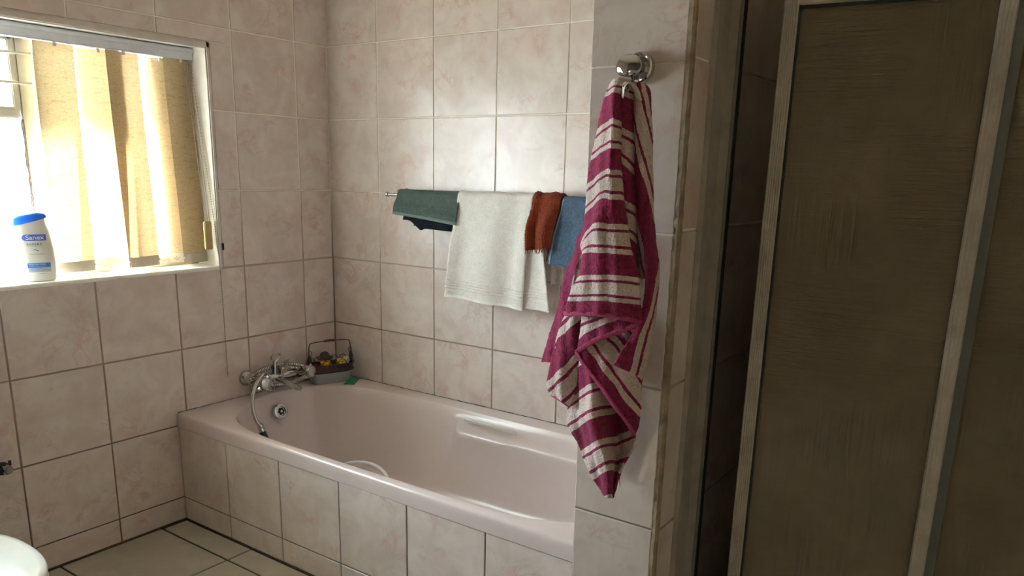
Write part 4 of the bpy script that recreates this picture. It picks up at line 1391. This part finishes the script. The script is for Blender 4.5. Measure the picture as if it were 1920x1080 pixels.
        [(1.8369,-1.0436,0.8795,0.033),(1.8717,-1.0496,0.8775,0.224),(1.9005,-1.0436,0.8749,0.443)]],
}

st = thing('striped_bath_towel', (1.86, PY - 0.05, 1.38), 'large pink bath towel with cream stripes hanging from the chrome hook on the pillar', 'towel')
SUB = 12
def lerp_grid(rows4, su, sv):
    """catmull-rom surface through rows of (x, y, z, s)"""
    def c1(p, t):
        n = len(p)
        i = min(int(t), n - 2)
        f_ = t - i
        b, c = p[i], p[i + 1]
        a = p[i - 1] if i > 0 else tuple(2 * b[k] - c[k] for k in range(4))
        d_ = p[i + 2] if i + 2 < n else tuple(2 * c[k] - b[k] for k in range(4))
        out = [0.5 * (2 * b[k] + (c[k] - a[k]) * f_ + (2 * a[k] - 5 * b[k] + 4 * c[k] - d_[k]) * f_ * f_ + (3 * b[k] - a[k] - 3 * c[k] + d_[k]) * f_ ** 3) for k in range(3)]
        out.append(b[3] + (c[3] - b[3]) * f_)
        return tuple(out)
    nr, nc = len(rows4), len(rows4[0])
    cols = []
    for i in range((nr - 1) * sv + 1):
        t = i / sv
        col = [c1([rows4[r][j] for r in range(nr)], t) for j in range(nc)]
        cols.append([c1(col, j / su) for j in range((nc - 1) * su + 1)])
    return cols

def towel_sheet(name, key, ripple=.0022, seed=0.0, th=.0055):
    g = lerp_grid(TOWEL[key], SUB, SUB)
    nv, nu = len(g) - 1, len(g[0]) - 1
    def at(i, j):
        x, y, z, s = g[j][i]
        r = ripple * (math.sin(x * 190 + z * 23 + seed) + .6 * math.sin(z * 75 - x * 60 + seed * 2))
        return (x, y + r, z)
    o = cloth(name, 'stripe', st, lambda u, v: at(int(round(u * nu)), int(round(v * nv))), nu, nv, th, .0006)
    me = o.data
    # the woven coordinate goes into a uv layer, looked up by nearest sheet vertex
    from mathutils.kdtree import KDTree
    kd = KDTree((nu + 1) * (nv + 1))
    ss = []
    for j in range(nv + 1):
        for i in range(nu + 1):
            kd.insert(at(i, j), len(ss))
            ss.append(g[j][i][3])
    kd.balance()
    vs_s = [ss[kd.find(v.co)[1]] for v in me.vertices]
    uvl = me.uv_layers.new(name='weave')
    for lp in me.loops:
        uvl.data[lp.index].uv = (vs_s[lp.vertex_index], 0.0)
    return o, g
for nm, key, rp, sd in (('front_fold', 'front', .0018, 0.3), ('inner_fold', 'inner', .0016, 1.1), ('back_fold', 'right_back', .0015, 2.0), ('side_fold', 'right_front', .0014, .7),
                        ('edge_fold', 'left_edge', .0016, 2.6), ('lower_fold', 'left_low', .0020, 1.9), ('turned_fold', 'fold_top', .0016, .2), ('wrapped_fold', 'fold_low', .0016, 1.4), ('inner_layer', 'backing', .0014, 3.1), ('tail', 'tail', .0022, .5)):
    towel_sheet(nm, key, rp, sd)

def edge_hem(pts, r=.0042, flat=(1, .55)):
    MB().tube(catmull(pts, 6), r, 8, flat=flat).build('hem', 'hem_pink', st)
row = TOWEL['front'][-1]
edge_hem([(x, y - .001, z) for x, y, z, s in row])
edge_hem([(r[0][0], r[0][1] - .002, r[0][2]) for r in TOWEL['fold_low']])
edge_hem([(r[-1][0], r[-1][1] - .001, r[-1][2]) for r in TOWEL['fold_top']][::-1])
edge_hem([(x, y, z) for x, y, z, s in TOWEL['left_low'][-1]], .0035)
# white hanging loop and a loose thread at the tip
MB().tube(catmull([(1.8500, PY - .062, 1.372), (1.8540, PY - .066, 1.388), (1.8600, PY - .060, 1.393), (1.8660, PY - .048, 1.384), (1.8690, PY - .040, 1.368)], 6), .0085, 10, flat=(1, .16)).build('hanging_loop', 'hem_white', st)
tp = TOWEL['tail'][-2][4]
MB().tube([(tp[0] + .002, tp[1] - .004, tp[2] - .004), (tp[0] + .006, tp[1] - .010, tp[2] - .016), (tp[0] + .007, tp[1] - .010, tp[2] - .024)], .0006, 5).build('loose_thread', 'hem_pink', st)

# ---------------------------------------------------------------- shower screen
sc_ = thing('shower_screen', (2.3, -0.86, 0.0), 'sliding shower screen of brown obscure glass in ribbed aluminium frames', 'shower screen')
# channel fixed to the partition
ch = MB()
ch.box((PX1 + .0005, -0.934, 0.06), (PX1 + .0045, -0.838, 1.93))
ch.box((PX1 + .0045, -0.934, 0.06), (PX1 + .0105, -0.928, 1.93))
ch.box((PX1 + .0045, -0.872, 0.06), (PX1 + .0205, -0.866, 1.93))
ch.box((PX1 + .0045, -0.860, 0.06), (PX1 + .0205, -0.854, 1.93))
ch.box((PX1 + .0045, -0.842, 0.06), (PX1 + .0185, -0.838, 1.93))
ch.build('wall_channel', 'alu', sc_, smooth=False)
MB().box((PX1 + .003, -0.8535, 0.06), (PX1 + .0215, -0.8395, 1.93)).build('channel_gap_shade', 'gasket', sc_, smooth=False)  # black strip painting the shade in the gap beyond the channel fins

def ribbed_stile(x0, x1, yf, yb, z0, z1, M_, ribs=5):
    """extrusion with fine ribs on its face"""
    prof = []
    n = ribs * 2
    for k in range(n + 1):
        x = x0 + (x1 - x0) * (.10 + .80 * k / n)
        prof.append((x, yf + (.0018 if k % 2 else 0.0)))
    prof = [(x0, yb), (x0, yf + .003)] + prof + [(x1, yf + .003), (x1, yb)]
    m = MB().grid([[M_ @ Vector((x, y, z0)) for x, y in prof], [M_ @ Vector((x, y, z1)) for x, y in prof]], close=True)
    n_ = len(prof)
    m.f.append(tuple(range(n_)))
    m.f.append(tuple(n_ + k for k in range(n_))[::-1])
    return m

# sliding panel, standing slightly askew
PM = Matrix.Translation((2.040, -0.900, 0.0)) @ Matrix.Rotation(math.radians(7.5), 4, 'Z')
PW, PZ0, PZ1 = 0.3145, 0.075, 1.535
ribbed_stile(0, .0225, -.011, .011, PZ0, PZ1, PM).build('stile', 'alu', sc_, smooth=False)
ribbed_stile(PW - .0225, PW, -.011, .011, PZ0, PZ1, PM, 3).build('stile', 'alu', sc_, smooth=False)
MB().box((.0225, -.010, PZ1 - .022), (PW - .0225, .010, PZ1), PM, bev=.002).build('rail', 'alu', sc_, smooth=False)
MB().box((.0225, -.010, PZ0), (PW - .0225, .010, PZ0 + .03), PM, bev=.002).build('rail', 'alu', sc_, smooth=False)
# glass with rounded top corner inside a dark gasket
def panel(w0, w1, z0, z1, r, y, M_, th=.004):
    pts = [(w0, z0), (w1, z0), (w1, z1)]
    pts += [(w0 + r - r * math.sin(a * PI / 16), z1 - r + r * math.cos(a * PI / 16)) for a in range(9)]
    n = len(pts)
    m = MB().add([M_ @ Vector((x, y, z)) for x, z in pts] + [M_ @ Vector((x, y + th, z)) for x, z in pts],
                 [tuple(range(n)), tuple(n + k for k in range(n))[::-1]] + [(k, n + k, n + (k + 1) % n, (k + 1) % n) for k in range(n)])
    return m
panel(.0245, PW - .022, PZ0 + .028, PZ1 - .0225, .014, -.0015, PM).build('glass', 'shower_glass', sc_, smooth=False)
gk = MB()
gk.box((.0222, -.006, PZ0 + .03), (.0262, .006, PZ1 - .022), PM)
gk.box((.0222, -.006, PZ1 - .0265), (PW - .0225, .006, PZ1 - .0218), PM)
gk.build('gasket', 'gasket', sc_, smooth=False)
# neighbouring panel behind it
QM = Matrix.Translation((2.335, -0.842, 0.0)) @ Matrix.Rotation(math.radians(2.0), 4, 'Z')
QW = 0.62
MB().box((0, -.008, PZ0), (.0125, .010, 1.93), QM, bev=.002).build('edge_seal', 'gasket', sc_, smooth=False)
MB().box((.0125, -.010, PZ0), (.030, .010, 1.93), QM, bev=.002).build('stile', 'alu_dark', sc_, smooth=False)
ribbed_stile(QW - .03, QW, -.011, .011, PZ0, 1.93, QM, 3).build('stile', 'alu', sc_, smooth=False)
MB().box((.030, -.010, 1.90), (QW - .03, .010, 1.93), QM, bev=.002).build('rail', 'alu', sc_, smooth=False)
MB().box((.030, -.010, PZ0), (QW - .03, .010, PZ0 + .03), QM, bev=.002).build('rail', 'alu', sc_, smooth=False)
panel(.029, QW - .028, PZ0 + .028, 1.901, .010, -.0015, QM).build('glass', 'shower_glass', sc_, smooth=False)
MB().box((PX1 + .001, -0.935, 0.0), (RX - .002, -0.80, 0.072), bev=.006).build('sill_kerb', 'white_gloss', sc_, angle=30)
MB().box((PX1 + .001, -0.935, 1.93), (RX - .002, -0.80, 1.975), bev=.004).build('top_track', 'alu', sc_, angle=30)

# ---------------------------------------------------------------- toilet at the lower left, valve stub on the wall
tl = thing('toilet', (0.45, -1.718, 0.0), 'white close-coupled toilet with its lid down against the window wall', 'toilet')
TY, TX = -1.7165, 0.665
def egg(a, b, z, n=48, cx=TX, front=1.0):
    out = []
    for k in range(n):
        th = 2 * PI * k / n
        c, s = math.cos(th), math.sin(th)
        e = 2.3
        r = (abs(c) ** e + abs(s) ** e) ** (-1 / e)
        out.append((cx + a * r * c, TY + b * r * s, z))
    return out
lid = MB().grid([egg(.222, .180, .398), egg(.228, .185, .402), egg(.230, .1865, .408), egg(.226, .183, .415), egg(.210, .168, .4195), egg(.12, .09, .4225), egg(.005, .004, .423)], close=True)
lid.f.append(tuple(range(48))[::-1])
lid.build('lid', 'white_gloss', tl, angle=60)
sea = MB().grid([egg(.225, .182, .378), egg(.229, .186, .382), egg(.229, .186, .394), egg(.224, .181, .397)], close=True)
sea.f.append(tuple(range(48))[::-1]); sea.f.append(tuple(3 * 48 + k for k in range(48)))
sea.build('seat', 'white_gloss', tl, angle=60)
bo = MB().grid([egg(.13, .11, .0, cx=.56), egg(.125, .105, .06, cx=.56), egg(.13, .10, .16, cx=.57), egg(.18, .145, .27, cx=.63), egg(.222, .178, .345), egg(.224, .180, .375)], close=True)
bo.f.append(tuple(range(48))[::-1]); bo.f.append(tuple(5 * 48 + k for k in range(48)))
bo.box((.20, TY - .10, .30), (.50, TY + .10, .376), bev=.02)
bo.build('bowl', 'white_gloss', tl, angle=60)
MB().box((.012, TY - .19, .37), (.205, TY + .19, .74), bev=.02).build('cistern', 'white_gloss', tl, angle=40)
MB().box((.006, TY - .198, .74), (.212, TY + .198, .768), bev=.008).build('cistern_lid', 'white_gloss', tl, angle=40)
MB().lathe([(.022, 0), (.022, .005), (.018, .008), (1e-5, .009)], Matrix.Translation((.11, TY, .768)), 24).build('flush_button', 'chrome', tl)

vs2 = thing('angle_valve', (0.0, -1.310, .368), 'small hexagonal valve stub on the wall beside the toilet', 'valve')
MB().lathe([(.020, .0005), (.020, .004), (.013, .008), (.0105, .020)], frame_of((0, -1.318, .369), (1, 0, 0)), 20).build('wall_flange', 'black_plastic', vs2)
MB().lathe([(.0145, .012), (.0145, .030), (.012, .033), (1e-5, .033)], frame_of((0, -1.318, .369), (1, 0.25, 0)), 6).build('hex_nut', 'steel', vs2, smooth=False)
MB().tube([(.020, -1.318, .369), (.022, -1.345, .369), (.024, -1.40, .372), (.030, -1.47, .39), (.05, -1.53, .43)], .007, 10).build('supply_pipe', 'black_plastic', vs2)
MB().box((.001, -1.300, .372), (.004, -1.292, .389), bev=.001).build('bracket_tab', 'black_plastic', vs2, smooth=False)
